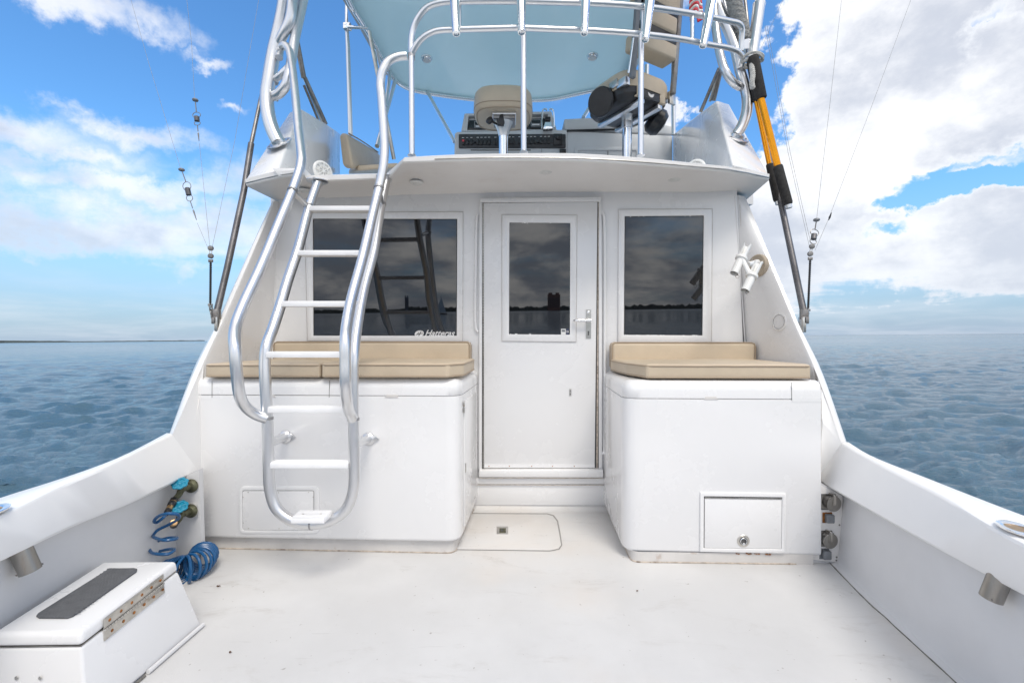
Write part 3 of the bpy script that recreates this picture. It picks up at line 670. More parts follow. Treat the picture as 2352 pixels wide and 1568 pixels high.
# ---- bridge coamings
def coaming(sg, base, tip, S, Pk, P2, I, name='bridge_coaming'):
    ib = Vector((I.x, I.y, 2.19)); P2b = Vector((P2.x+sg*.02, P2.y, 2.19))
    T2 = Vector((sg*1.76, 4.7, 2.15)); I2 = I+Vector((sg*.10,0,-.02)); S2 = Vector((sg*1.72,3.9,S.z-.03))
    mb = MB(); b = mb.bm; vs = [b.verts.new(p) for p in (base, tip, S, Pk, P2, I, ib, P2b, T2, I2)]
    B_,T_,S_,K_,Q_,I_,Ib,Qb,T2_,I2_ = vs
    for f in ((B_,T_,S_,K_),(B_,K_,Q_,Qb),(Qb,Q_,I_,Ib),(K_,S_,I2_,Q_),(Q_,I2_,I_),(T_,T2_,I2_,S_),(Ib,I_,I2_,T2_),(B_,Qb,T_),(Qb,Ib,T2_,T_)): mb.face(list(f))
    return mb.build(name,'gel',boat,bevel=.016,seg=3,ang=50)
cr = coaming(1, P(1683,381,2.64), P(1767,402,2.80), P(1676,240,3.36), P(1646,230,3.35), P(1609,258,3.55), P(1545,309,4.62))
cl = coaming(-1, P(637,393,2.74), P(563,412,2.80), P(664,258,3.36), P(691,249,3.35), P(751,285,3.55), P(781,306,4.3))
plate([(625,386),(700,386),(700,400),(640,405)],(0,0,2.72),0,-.02).build('coaming_foot','gel',boat,bevel=.004)
# speaker grilles on the coaming faces
def speaker(c, nn, label):
    t = thing('speaker', c, label, 'speaker', 'round speakers on the bridge coamings'); nn = nn.normalized(); u = nn.orthogonal().normalized(); w = nn.cross(u)
    MB().lathe(c, nn,[(.070,0),(.070,.005),(.064,.010),(.055,.011),(.053,.004)],36).build('speaker_rim','plast',t)
    MB().lathe(c, nn,[(.056,.001),(.05,.002),(.01,.003)],30).build('speaker_cone','black',t)
    mb = MB()
    for k in range(8):
        a = 2*math.pi*k/8; d = u*math.cos(a)+w*math.sin(a); mb.tube([c+nn*.010, c+nn*.012+d*.03, c+nn*.012+d*.058],.0035,n=6,smooth=1)
    mb.tube([c+nn*.012+(u*math.cos(t_)+w*math.sin(t_))*.032 for t_ in [2*math.pi*k/24 for k in range(24)]],.003,n=6,smooth=1,closed=True)
    mb.build('speaker_grille','plast',t)
speaker(P(741,394,3.0), Vector((.80,-.58,.05)), 'round white speaker with star grille on the coaming above the ladder')
speaker(P(1597,390,3.05), Vector((-.62,-.75,.05)), 'white speaker mostly hidden behind the deck lip, on the coaming opposite the ladder')
# ================================================================ COCKPIT CABINETS
def vfil(path, r, k=6):         # round the inner corners of an open plan path
    out = [path[0]]
    for a, b, c in zip(path, path[1:], path[2:]):
        u = (a-b).normalized(); v = (c-b).normalized(); p, q = b+u*r, b+v*r
        for i in range(k+1):
            t = i/k; out.append(p*(1-t)**2+b*2*t*(1-t)+q*t*t)
    return out+[path[-1]]
def cabinet(name, label, path, z0, zs, zt, kick, r=.085, rt=.05):
    """path: plan of the exposed faces (from one end to the other), rounded where they turn"""
    t = thing(name, (path[1].x, path[1].y, 0), label, 'cabinet', 'moulded cabinets either side of the cabin door')
    pl_ = vfil(path, r); c = sum((p for p in path), Vector())/len(path); c = Vector((c.x, c.y+.2, 0))
    N = []
    for i, p in enumerate(pl_):
        d = (pl_[min(i+1, len(pl_)-1)]-pl_[max(i-1, 0)]).normalized(); nn = Vector((-d.y, d.x, 0))
        if nn.dot(p-c) < 0: nn = -nn
        N.append(nn)
    def row(z, off): return [Vector((p.x, p.y, z))+n_*off for p, n_ in zip(pl_, N)]
    back = 3.3
    rows = [row(z0, -.03)]+[row(z0+.02*(1-math.cos(R(a))), -.02*(1-math.sin(R(a)))) for a in (0, 30, 60, 90)]+[row(zs-.003, 0), row(zs-.001, -.004)]
    rows.append(row(zs-.001, -.03)); MBb = MB(); MBb.strip(rows); MBb.build('cabinet_body','gel',t,ang=50)
    rows = [row(zs+.0015, -.03), row(zs+.0015, -.003), row(zs+.004, 0)]+[row(zt-rt*(1-math.sin(R(a))), -rt*(1-math.cos(R(a)))) for a in (0, 15, 30, 45, 60, 75, 90)]
    rows.append([Vector((q.x*.5+(path[0].x*.5+path[-1].x*.5)*.5, 2.9, zt)) if False else Vector((q.x-N[i].x*.3, min(q.y+.35, 3.25) if abs(N[i].y) > .5 else q.y, zt)) for i, q in enumerate(row(zt, -rt))])
    MBb = MB(); V = MBb.strip(rows); 
    # closed flat top
    topring = rows[-2]; mbt = MB(); ring = [Vector(p) for p in topring]; ends = [Vector((topring[-1].x, 3.3, zt)), Vector((topring[0].x, 3.3, zt))]
    MBb.bm.free(); MBb = MB(); MBb.strip(rows[:-1]); lid = MBb.build('cabinet_top','gel',t,ang=50)
    mbt.prism([p-Vector((0,0,.02)) for p in ring+ends], ring+ends); mbt.build('top_panel','gel',t,ang=20)
    # toe kick
    kk = vfil(kick, .05); kn = []
    rows = [[Vector((p.x, p.y, z)) for p in kk] for z in (0, z0*.5, z0+.01)]
    MBb = MB(); MBb.strip(rows); MBb.build('toe_kick','kick',t,ang=50)
    MBb = MB(); pts = []
    for i in range(len(kk)-1):
        for k in range(10):
            p = kk[i].lerp(kk[i+1], k/10) if (kk[i+1]-kk[i]).length > .1 else (kk[i] if k == 0 else None)
            if p is not None: pts.append(Vector((p.x, p.y-.001, .003)))
    if len(pts) > 3:
        q, _ = crom(pts, [0]*len(pts), 4); MBb.tube(q, [.0035+.0028*mnoise.noise((i*.83, 2, 0)) for i in range(len(q))], n=6, smooth=1); MBb.build('floor_caulk','caulk',t)
    return t
v = lambda x, y: Vector((x, y, 0))
# port cabinet
def cp(x, y): p = onpl(x, y, CPL); return v(p.x, p.y)
a0 = cp(452,1060); a1 = cp(1057,1060); a2 = v(-.222, 3.2)
a0 = v(-1.70, CPL[2]+.04*1.70)
cabL = cabinet('cockpit_cabinet','wide white two lid cabinet on the ladder side, under the two piece tan cushion', [a0,a1,a2], .072, .843, .935,
    [v(-1.70,2.49), v(-.305,2.43), v(-.245,3.2)])
CPS = (.04,0,2.365)
def cs(x,y): p = onpl(x,y,CPS); return v(p.x,p.y)
b1 = cs(1433,1060); b0 = v(.62,3.2); b2 = cs(1886,1060)
cabR = cabinet('cockpit_cabinet','single lid white cabinet right of the cabin door with a framed hatch low in front', [b0,b1,b2], .045, .838, .932,
    [v(.66,3.2), v(.612,2.335), v(1.53,2.31)], r=.09)
# seams between lids, ends, notches
def seam(pts, pl, parent, r=.0013, name='lid_seam', m='seam'):
    mb = MB(); mb.tube([onpl(x,y,pl,.0005) for x,y in pts], r, n=6, smooth=1); return mb.build(name, m, parent)
seam([(487,874),(487,912.5)], CPL, cabL); seam([(757,874),(756,912.8)], CPL, cabL); seam([(1818,878),(1818.5,918.3)], CPS, cabR)
plate([(454,907.5),(486.3,907.5),(486.3,917),(454,917)],CPL,.0012,-.008).build('end_panel','gel',cabL); plate([(1819.4,913),(1884,913),(1884,923),(1819.4,923)],CPS,.0012,-.008).build('end_panel','gel',cabR)
for x,y,pl,par in ((898,911,CPL,cabL),(616,911,CPL,cabL),(1632,915.5,CPS,cabR)):
    plate([(x-15,y+2.2),(x-11,y-5),(x+13,y-5),(x+17,y+2.4)], pl, .0025, -.01).build('finger_notch','grey' if False else 'kick', par, bevel=.001)
for pts_,pl_e,par_ in (([(450.5,884),(449.5,930),(450.5,990),(451,1040),(451.5,1086)],CPL,cabL),([(1885.5,884),(1886.6,930),(1886,1000),(1885.8,1060),(1885.6,1108)],CPS,cabR)):
    q_, _ = crom([onpl(x,y,pl_e,-.001) for x,y in pts_],[0]*5,8); MB().tube([p+Vector((.0012*mnoise.noise((p.z*23,1,0)),0,0)) for p in q_],[.0011+.0010*abs(mnoise.noise((p.z*31,4,0))) for p in q_],n=6,smooth=1).build('edge_caulk','caulk',par_)
# port access panel
rframe(rrect(549,1117,733,1225,11)[:], rrect(556,1126,721,1217.5,5), CPL, .006, -.002).build('access_frame','gel',cabL,bevel=.0025)
plate(rrect(555,1125,722,1218,5), CPL, .0018, -.004).build('access_seam','seam',cabL)
ap = plate(rrect(557,1127,720,1216.5,4), CPL, .0045, -.004).build('access_panel','gel',cabL,bevel=.0012)
for x,y in ((570,1130),(640,1130.5),(709,1130),(558.5,1141),(722-3,1141),(559,1200),(571,1212.5),(641,1213),(709,1213)): disc(x,y,CPL,.0045,.003,[(.003,0),(.0028,.001),(.0008,.0012)],None,10).build('screw','steel',ap)
# starboard hatch
rframe([(1609,1130.5),(1806,1133),(1805,1270),(1608,1267)], [(1617.5,1139.5),(1797.5,1142),(1796.5,1261.5),(1616.5,1259)], CPS, .010, -.002).build('hatch_frame','gel',cabR,bevel=.003)
plate([(1617.5,1139.5),(1797.5,1142),(1796.5,1261.5),(1616.5,1259)], CPS, .002, -.003).build('hatch_seam','seam',cabR)
hd = plate([(1619,1144),(1795.8,1146.5),(1795,1260),(1618.2,1257.6)], CPS, .006, -.002).build('hatch_door','gel',cabR,bevel=.002)
mb = MB()
for k in range(26): plate(quad(1620+k*6.75,1141+.09*k,1620+k*6.75+6,1144.4+.09*k),CPS,.008,.002,mb)
mb.build('piano_hinge','steel',cabR)
c = onpl(1707,1241.5,CPS,.006); nn = npl(CPS)
MB().lathe(c,nn,[(.0315,0),(.0315,.002),(.029,.004),(.021,.004),(.020,.001)],32).build('ring_latch','steel',hd)
mb = MB(); u = Vector((1,-.04,0)).normalized(); w = Vector((0,0,1)); mb.tube([c+nn*.006+(u*math.cos(t)+w*math.sin(t))*.0155 for t in [2*math.pi*k/24 for k in range(24)]],.0022,n=8,smooth=1,closed=True)
mb.box(c+nn*.005-w*.014,(.010,.004,.014)); mb.build('latch_ring','chrome',hd)
MB().lathe(c,nn,[(.0195,.0012),(.019,.0018)],24).build('latch_recess','seam',hd)
mb = MB(); rn = random.Random(2)
for k in range(14):
    x = 1690+rn.random()*80; y = 1270.5+rn.random()*1.6+(x-1700)*.02; s = rn.uniform(.8,3); plate([(x-s,y-.6),(x+s,y-.8),(x+s*.7,y+1),(x-s*.9,y+.8)],CPS,.001+.0003*k,-.002,mb)
mb.build('rust_stain','rust',cabR)
# door side of the port cabinet: panel edge, hinge and latch
sidepl = lambda z, y, off: Vector((a1.x+(a2.x-a1.x)*(y-a1.y)/(a2.y-a1.y)+off, y, z))
mb = MB(); mb.prism([sidepl(z,y,.0) for y,z in ((2.50,.12),(2.95,.12),(2.95,.80),(2.50,.80))],[sidepl(z,y,.005) for y,z in ((2.50,.12),(2.95,.12),(2.95,.80),(2.50,.80))]); sp = mb.build('side_panel','gel',cabL,bevel=.002)
for z in (.80,.765): MB().box(sidepl(z-.01,2.487,.006),(.008,.03,.026)).build('small_hinge','steel',cabL,bevel=.002)
MB().box(sidepl(.43,2.53,.007),(.006,.022,.05)).build('flush_latch','steel',cabL,bevel=.002)

# ================================================================ CUSHIONS
def cushion(name, label, plan, z0, z1, group='tan vinyl seat cushions', r=.018, parent=None, vertical=None):
    """plan: outline (Vectors, z ignored) counter-clockwise or clockwise"""
    c = sum(plan, Vector())/len(plan); t = thing(name, (c.x, c.y, z0), label, 'cushion', group) if parent is None else parent
    mb = MB(); A = [Vector((p.x,p.y,z0)) for p in plan]; B = [Vector((p.x,p.y,z1)) for p in plan]
    mb.prism(A,B); bm = mb.bm
    bmesh.ops.bevel(bm, geom=list(bm.edges), offset=r, segments=4, profile=.6, affect='EDGES', clamp_overlap=True)
    big = [f for f in bm.faces if f.normal.z > .95 and f.calc_area() > .01]
    bmesh.ops.triangulate(bm, faces=big)
    for _ in range(4):
        es = {e for f in bm.faces if f.normal.z > .8 for e in f.edges if e.calc_length() > .05}
        if es: bmesh.ops.subdivide_edges(bm, edges=list(es), cuts=1)
    bmesh.ops.triangulate(bm, faces=[f for f in bm.faces if len(f.verts) > 4])
    for v_ in bm.verts:
        if v_.co.z > z1-.004:
            d = min(((v_.co.xy-(a.xy.lerp(b.xy, min(max((v_.co.xy-a.xy).dot(b.xy-a.xy)/max((b.xy-a.xy).length_squared,1e-9),0),1)))).length for a,b in zip(B,B[1:]+B[:1])))
            v_.co.z += .010*min(1,d/.08)+.0035*mnoise.noise(v_.co*7)*min(1,d/.03)
    mb.build('cushion_cover','cush',t,ang=60)
    pin = [p.lerp(c, .004) for p in plan]
    for zz,nm in ((z1-.009,'piping'),(z0+.008,'piping')):
        pp = []; n_ = len(plan)
        for i in range(n_):
            a,b,cc = plan[i-1],plan[i],plan[(i+1)%n_]; u=(a-b).normalized(); w_=(cc-b).normalized()
            pp += [b+u*r*1.2, b+u*r*.35+w_*r*.35, b+w_*r*1.2]
        L = []
        for i in range(len(pp)):
            a,b = pp[i],pp[(i+1)%len(pp)]; k = max(1,int((b-a).length/.04)); L += [a.lerp(b,j/k) for j in range(k)]
        m_ = MB(); m_.tube([Vector((q.x,q.y,zz+.0018*mnoise.noise((q.x*9,q.y*9,1)))) for q in L],.0042,n=8,smooth=1,closed=True); m_.build(nm,'pipe',t)
    return t
def zat(x,y,z): p = onz(x,y,z); return v(p.x,p.y)
zb, zt_ = .938, 1.012
yb = lambda x: BP[2]-BP[0]*x-.012     # just in front of the bulkhead
f0 = v(-1.645,2.435); f1 = v(-1.02,2.42); f2 = v(-1.005,2.42); f3 = zat(1048,868,zb)
cushion('seat_cushion','left hand tan seat cushion behind the ladder rails, tapering along the cabin side wing', [f0,f1,v(-1.02,2.99),v(-1.555,3.01)], zb, zt_)
cushion('seat_cushion','tan seat cushion left of the cabin door, with a vertical seam near its right corner', [v(-1.008,2.405),v(-.335,2.39),v(-.262,2.50),v(-.245,2.97),v(-1.008,2.985)], zb+.001, zt_+.004)
q0 = v(.668,2.50); q1 = zat(1462,872,zb)
cushion('seat_cushion','tan seat cushion right of the cabin door, its near left corner cut off', [v(.645,2.56),v(.70,2.365),v(1.537,2.335),v(1.545,2.42),v(1.535,2.93),v(.632,2.93)], zb, zt_+.001)
def backc(label, x0, x1, ztop, zbot, y0=.085):
    p0 = v(x0, yb(x0)-.012); p1 = v(x1, yb(x1)-.012)
    t = thing('back_cushion', (p0.x, p0.y, zbot), label, 'cushion', 'long tan back cushions'); d = v(p1.x-p0.x,p1.y-p0.y).normalized(); nn = v(d.y,-d.x)
    mb = MB(); r_ = .03; prof = []
    L = (p1-p0).length; H = ztop-zbot
    pts = [(0,0),(L,0),(L,H),(0,H)]
    def P3(u,w,o): return p0+d*u+Vector((0,0,zbot+w))+nn*o
    mb.prism([P3(u,w,0) for u,w in pts],[P3(u,w,y0) for u,w in pts]); mb.build('cushion_cover','cush',t,bevel=.02,seg=4,ang=60)
    for o in (y0-.006,.006):
        m_ = MB(); q = []
        for i in range(4):
            a,b,c_ = pts[i-1],pts[i],pts[(i+1)%4]; B=Vector((b[0],b[1],0)); ua=(Vector((a[0],a[1],0))-B).normalized(); ub=(Vector((c_[0],c_[1],0))-B).normalized()
            q += [B+ua*.024,B+ua*.007+ub*.007,B+ub*.024]
        L_ = []
        for i in range(len(q)):
            a,b=q[i],q[(i+1)%len(q)]; k=max(1,int((b-a).length/.05)); L_ += [a.lerp(b,j/k) for j in range(k)]
        m_.tube([P3(p.x,p.y,o+.0012*mnoise.noise((p.x*8,p.y*8,3))) for p in L_],.0042,n=8,smooth=1,closed=True); m_.build('piping','pipe',t)
    return t
backc('long tan back cushion against the cabin below the widest window', -1.575, -.272, 1.124, .945)
backc('shorter tan back cushion against the cabin right of the door', .645, 1.545, 1.120, .945)

# ================================================================ LADDER
lad = thing('boarding_ladder', (-1.0,2.2,.2), 'aluminium ladder with curved handrails leading up to the flybridge', 'ladder')
def YL(y):                      # depth of the ladder stiles by picture height
    for (a,b),(c,d_) in zip(((405,2.72),(476,2.60),(575,2.44),(700,2.27),(800,2.13)),((476,2.60),(575,2.44),(700,2.27),(800,2.13),(860,2.115))):
        if y <= c: return b+(d_-b)*(y-a)/(c-a)
    return 2.115
stile = [(729,421),(710.5,476),(684,575),(662,641),(644.5,700),(626,757),(612.5,795),(608.5,832),(609.5,875),(614.5,966),(617,1061),(621,1125),(635,1166),(668,1193),(714.5,1202.5),(760,1194),(795,1168),(811,1127),(814,1061),(812,966),(811,875),(812.5,816),(819,757),(837,658),(859,575),(875,476),(888,412)]
MB().tube([P(x,y,YL(y)) for x,y in stile],.0252,n=20,smooth=6).build('ladder_frame','alu',lad)
for x,y in ((729,421),(888,412)):
    c = P(x,y,2.72); MB().lathe(c+Vector((0,0,.016)),(0,0,-1),[(.062,0),(.062,.006),(.055,.009),(.034,.010),(.028,.028)],28).build('mount_flange','alu',lad)
def YH(y):
    for (a,b),(c,d_) in zip(((104,2.98),(143,2.93),(361,2.56),(387,2.53),(440,2.46),(600,2.24),(753,2.02),(790,1.96)),((143,2.93),(361,2.56),(387,2.53),(440,2.46),(600,2.24),(753,2.02),(790,1.96),(900,1.96))):
        if y <= c: return b+(d_-b)*(y-a)/(c-a)
    return 1.96+min(max((y-900)/62,0),1)*.145
hl = [(641,133),(644,113),(653,104),(663,113),(669.6,143),(677,205),(685,295),(691.5,352),(692,366),(689,387),(671,440),(641,512.6),(601.7,608),(559,700.6),(542.5,745),(538.5,772),(540,800),(544.5,862),(552,912),(568,938),(590,953),(613.7,961)]
MB().tube([P(x,y,YH(y)+(.04 if y < 135 and x < 646 else 0)) for x,y in hl],.0238,n=18,smooth=5).build('handrail','alu',lad)
hr = [(934,129,2.55),(914,131,2.54),(893,141,2.53),(878,165,2.52),(874,190,2.52),(877,231,2.51),(883,333,2.5),(882.5,358,2.49),(880,385,2.48),(870,434,2.46),(852,509,2.36),(832.5,592,2.25),(806,690.7,2.11),(795.5,750,2.02),(793,785,1.97),(793,830,1.96),(793.5,885,1.96),(797,922,2.0),(803,946,2.07),(811,962,2.105)]
MB().tube([P(*q) for q in hr],.0238,n=18,smooth=5).build('handrail','alu',lad)
for a,b in (((672,440,2.46),(709,476,2.60)),((871,434,2.46),(876,470,2.60))): MB().cyl(P(*a),P(*b),.0145,n=14).build('brace','alu',lad)
for x,y,Y in ((613.5,960,2.11),(811.5,962,2.11),(709,474,2.60),(875.5,469,2.605),(672,438,2.46),(870,433,2.46)):
    u = (P(*(stile[2]+(2.44,)))-P(*(stile[1]+(2.6,)))).normalized() if y < 500 else Vector((0,0,1))
    MB().cyl(P(x,y,Y)-u*.006,P(x,y,Y)+u*.006,.0275,n=20).build('weld','weld',lad)
def tread(xl, xr, y, front, parent=lad, dz=.0, wd=.058, h=.025):
    Y = YL(y); a = P(xl,y,Y); b = P(xr,y,Y); L = (b-a).length; c = a.lerp(b,.5); mb = MB(); mb.box(c,(L,wd,h))
    for k in range(5): mb.box(c+Vector((0,-wd/2+.010+k*(wd-.02)/4,h/2+.0012)),(L-.002,.006,.004))
    o = mb.build('tread','tread',parent,bevel=.003)
    for x,q in ((xl,a),(xr,b)): MB().cyl(q-Vector((.005 if x==xl else -.003,0,0)),q+Vector((.003 if x==xl else -.005,0,0)),.019,n=14).build('weld','weld',parent)
for xl,xr,y in ((714,866,481.5),(689,852,583),(651,828,699),(618,808,814.5),(622,803,939.5),(627,804,1065)): tread(xl,xr,y,0)
c = P(716,1187,2.075); st = MB(); st.box(c,(.150,.09,.022))
for k in range(6): st.box(c+Vector((0,-.04+k*.016,.0132)),(.148,.008,.004))
o = st.build('foot_step','tread',lad,bevel=.003)
for dx in (-.04,.04): MB().lathe(c+Vector((dx,0,.014)),(0,0,1),[(.006,0),(.004,.0015)],10).build('bolt','steel',lad)
for dx in (-.045,.045): MB().lathe(P(715,1208,2.11)+Vector((dx,0,.006)),(0,0,-1),[(.007,0),(.006,.008)],10).build('bolt','steel',lad)
MB().cyl(P(713,1202.5,2.115),P(717,1202.5,2.115),.0262,n=20).build('weld','weld',lad)
for x0,y0,x1,y1 in ((617,1018,655,1003),(813,1020,846,1008)):
    a = P(x0,y0,2.12); b = onpl(x1,y1,CPL,.002); MB().cyl(a,b,.021,n=16).build('standoff','alu',lad)
    nn = npl(CPL); mb = MB(); mb.lathe(b,nn,[(.036,0),(.034,.006),(.024,.014)],24); u = Vector((1,-.04,0)).normalized()
    mb.prism([b+u*.03+Vector((0,0,.022)),b+u*.06,b+u*.03-Vector((0,0,.022))],[b+u*.03+Vector((0,0,.022))+nn*.005,b+u*.06+nn*.005,b+u*.03-Vector((0,0,.022))+nn*.005]); mb.build('standoff_flange','alu',lad,bevel=.001)

# ================================================================ STEP BOX
box = thing('step_box', (-1.4,1.6,0), 'white fibreglass step box with grey tread mat and long steel hinge', 'step box')
ZL = .275
A_,B_,C_,D_ = onz(238,1288,ZL),onz(406,1286.5,ZL),onz(186,1451,ZL),onz(-60,1452,ZL)
D_ = A_+(C_-B_)+Vector((.02,0,0)); zs_ = .232
def dn(p,z,dx=0,dy=0): return Vector((p.x+dx,p.y+dy,z))
fb = onz(464,1435,.004); nb = Vector((-1.262,C_.y-.006,.004))
mb = MB(); mb.hull8([dn(D_,zs_+.002,-.004,-.004),dn(C_,zs_+.002,.004,-.004),dn(B_,zs_+.002,.006,.004),dn(A_,zs_+.002,-.004,.004),D_,C_,B_,A_]); lid_ = mb.build('lid','gel',box,bevel=.014,seg=4)
mb = MB(); mb.hull8([Vector((D_.x,nb.y,.003)),nb,fb,Vector((A_.x,fb.y,.003)),dn(D_,zs_,0,0),dn(C_,zs_,.003,-.002),dn(B_,zs_,.005,.002),dn(A_,zs_)]); mb.build('box_body','gel',box,bevel=.010,seg=3)
mb = MB(); mb.prism([dn(p,zs_,0,0) for p in (D_,C_,B_,A_)],[dn(p,zs_+.003) for p in (D_,C_,B_,A_)]); mb.build('lid_seam','mid',box)
mp_ = [onz(x,y,ZL+.0065) for x,y in ((243,1309),(250,1304),(308,1303),(315,1305),(314,1310),(168,1412),(155,1416.5),(90,1416),(83,1412),(88,1406))]
mb = MB(); mb.prism([p-Vector((0,0,.006)) for p in mp_],mp_); mt = mb.build('tread_mat','mat',box,bevel=.0015)
# raised diamond scallops
u = (mp_[7]-mp_[1]); W = (mp_[3]-mp_[1]); mb = MB(); O0 = mp_[1]; L1 = u.length; u.normalize(); W2 = W.length; w_ = W.normalized()
for i in range(34):
    for j in range(9):
        s = (i+.5)/34*L1; r_ = (j+.5+(.5 if i%2 else 0))/9.4*W2
        c = O0+u*s+w_*r_
        if s > L1*.93 and r_ > W2*.8: continue
        mb.tube([c-w_*.008+u*.003, c+u*-.001, c+w_*.008-u*.004],[.0016,.0022,.0010],n=5,smooth=1)
o = mb.build('mat_ridges','mat',mt); o['kind']='stuff'
# piano hinge on the inboard face
def hseg(t0,t1,zlo,zhi,th=.003):
    a = dn(C_,0).lerp(dn(B_,0),t0); b = dn(C_,0).lerp(dn(B_,0),t1); nrm = Vector(((B_-C_).y,-(B_-C_).x,0)).normalized()
    def at(p,z,o): 
        k = .005+max(0,(zs_-z))*.18*((p.y-C_.y)/(B_.y-C_.y)); return Vector((p.x,p.y,z))+nrm*(k+o)
    return [at(a,zlo,0),at(b,zlo,0),at(b,zhi,0),at(a,zhi,0)],[at(a,zlo,th),at(b,zlo,th),at(b,zhi,th),at(a,zhi,th)],nrm,at
A1,B1,nr_,at_ = hseg(.17,.80,zs_+.004,zs_+.036); MB().prism(A1,B1).build('hinge_leaf','steel',lid_,bevel=.0008)
A1,B1,nr_,at_ = hseg(.17,.80,zs_-.034,zs_-.003); MB().prism(A1,B1).build('hinge_leaf','steel',box,bevel=.0008)
mb = MB(); p0 = at_(dn(C_,0).lerp(dn(B_,0),.17),zs_,.003); p1 = at_(dn(C_,0).lerp(dn(B_,0),.80),zs_,.003)
for k in range(22): mb.cyl(p0.lerp(p1,k/22+.002),p0.lerp(p1,(k+.93)/22),.0042,n=10)
mb.build('hinge_knuckle','steel',box)
for k in range(6):
    t_ = .22+.108*k
    for dz,par in ((.020,lid_),(-.019,box)):
        c = at_(dn(C_,0).lerp(dn(B_,0),t_+(.0 if dz > 0 else .02)),zs_+dz,.003); MB().lathe(c,nr_,[(.0052,0),(.0045,.0015),(.001,.0015)],12).build('hinge_screw','rust',par)
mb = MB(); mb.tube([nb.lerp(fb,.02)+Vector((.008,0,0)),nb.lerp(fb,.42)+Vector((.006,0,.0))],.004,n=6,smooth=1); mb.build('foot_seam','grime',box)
mb = MB(); mb.tube([nb.lerp(fb,.44)+Vector((.008,0,.006)),nb.lerp(fb,.99)+Vector((.008,0,.006))],.008,n=8,smooth=1); mb.build('foot_bead','liner',box)
for x,y in ((35,1556),(89.6,1556)):
    MB().lathe(Vector((P(x,y,nb.y-.004).x,nb.y-.001,P(x,y,nb.y).z)),(0,-1,0),[(.006,0),(.005,.001)],10).build('screw','steel',box)

# ================================================================ TAPS, HOSE
TPL = (0,0,2.31)
def tap(label, x, y, hx, hy, plate_):
    c = onpl(x,y,TPL,.004); t = thing('water_tap', c, label, 'tap', 'bronze taps with blue handles')
    if plate_: MB().prism([onpl(a,b,TPL,.012) for a,b in quad(419,1154,452,1187)],[onpl(a,b,TPL,.001) for a,b in quad(419,1154,452,1187)]).build('backing_plate','kick',t,bevel=.002); c = c-Vector((0,.010,0))
    MB().lathe(c,(0,-1,0),[(.034,0),(.034,.006),(.028,.009),(.022,.016),(.012,.018),(.011,.05)],28).build('tap_flange','bronze',t)
    e = c+Vector((0,-.055,0)); dwn = Vector((-.55,-.35,-.75)).normalized(); up = Vector((-.45,-.55,.70)).normalized()
    MB().tube([c+Vector((0,-.02,0)),e+Vector((-.008,-.004,0)),e+dwn*.028,e+dwn*.055],[.013,.016,.014,.013],n=14,smooth=4).build('tap_body','bronze',t)
    h = P(hx,hy,e.y-.03); MB().cyl(e,h,.006).build('tap_stem','bronze',t)
    ax = (Vector((.25,-.55,.9))).normalized(); mb = MB(); uu = ax.orthogonal().normalized(); ww = ax.cross(uu)
    mb.tube([h+(uu*math.cos(a)+ww*math.sin(a))*(.029+.0025*math.cos(7*a)) for a in [2*math.pi*k/42 for k in range(42)]],.0062,n=8,smooth=1,closed=True)
    for k in range(4):
        a = math.pi*k/2; mb.cyl(h,h+(uu*math.cos(a)+ww*math.sin(a))*.027,.0052,n=8)
    mb.lathe(h-ax*.004,ax,[(.026,0),(.026,.004),(.012,.006),(.011,.009),(.006,.012)],24); mb.build('tap_handle','cyan',t,ang=60)
    return t,e+dwn*.055
t1,e1 = tap('upper bronze tap with blue handle, black hose connector screwed onto it',440,1115,413,1109.5,0)
t2,e2 = tap('lower bronze tap with blue handle on a cream backing plate, no hose on it',442,1170.5,413,1163,1)
def conn(a, b, parent, full):
    d = (b-a); L = d.length; d.normalize()
    pr = [(.0155,0),(.0175,.002),(.0175,.016),(.0155,.018)]
    MB().lathe(a,d,pr,20).build('connector_collar','black',parent)
    MB().lathe(a+d*.018,d,[(.0160,0),(.0160,.004)],20).build('connector_ring','brass',parent)
    MB().lathe(a+d*.022,d,[(.0170,0),(.0180,.004),(.0165,.022),(.0150,.024)],20).build('connector_collar','black',parent)
    if full:
        MB().lathe(a+d*.046,d,[(.0135,0),(.0140,.004),(.0140,.018),(.012,.02)],20).build('connector_ring','brass',parent)
        n_ = 9; prof = [(.0135,0),(.0135,.016)]
        for k in range(n_): h = .018+k*(L-.066-.018)/n_; prof += [(.0125-.0004*k,h),(.0125-.0004*k,h+.004),(.0085-.0002*k,h+.0055),(.0085-.0002*k,h+.0075)]
        MB().lathe(a+d*.066,d,prof,18).build('strain_relief','black',parent)
    else: MB().lathe(a+d*.046,d,[(.0165,0),(.017,.004),(.0150,.010),(.009,.0105)],20).build('connector_ring','brass',parent)
hs_ = thing('coiled_hose', (-1.65,2.3,0), 'blue coiled hose hanging from the upper tap and heaped on the floor', 'hose')
c0 = e1; cE = P(381,1181,2.15); conn(c0,cE,hs_,True); conn(e2,e2+(P(398,1197,2.16)-e2)*.95,t2,False)
hp_ = [cE+(c0-cE)*.03, cE]
pr3 = [(375,1188,2.24),(360,1199,2.24),(354,1197,2.22),(362,1186,2.20),(384,1179,2.18),(405,1180,2.20),(412,1186,2.24),(404,1195,2.28),(384,1206,2.30),(362,1217,2.29),(352,1229,2.26),(360,1236,2.22),(382,1240,2.19),(400,1238,2.21),(407,1235,2.26),(398,1234,2.30),(380,1236,2.31),(356,1245,2.30),(344,1257,2.26),(348,1268,2.22),(366,1272,2.19),(388,1271,2.20),(400,1263,2.24),(394,1260,2.29),(372,1264,2.31),(352,1272,2.31),(338,1283,2.30),(345,1296,2.28)]
hp_ += [P(q[0],q[1],q[2]*.94) for q in pr3]
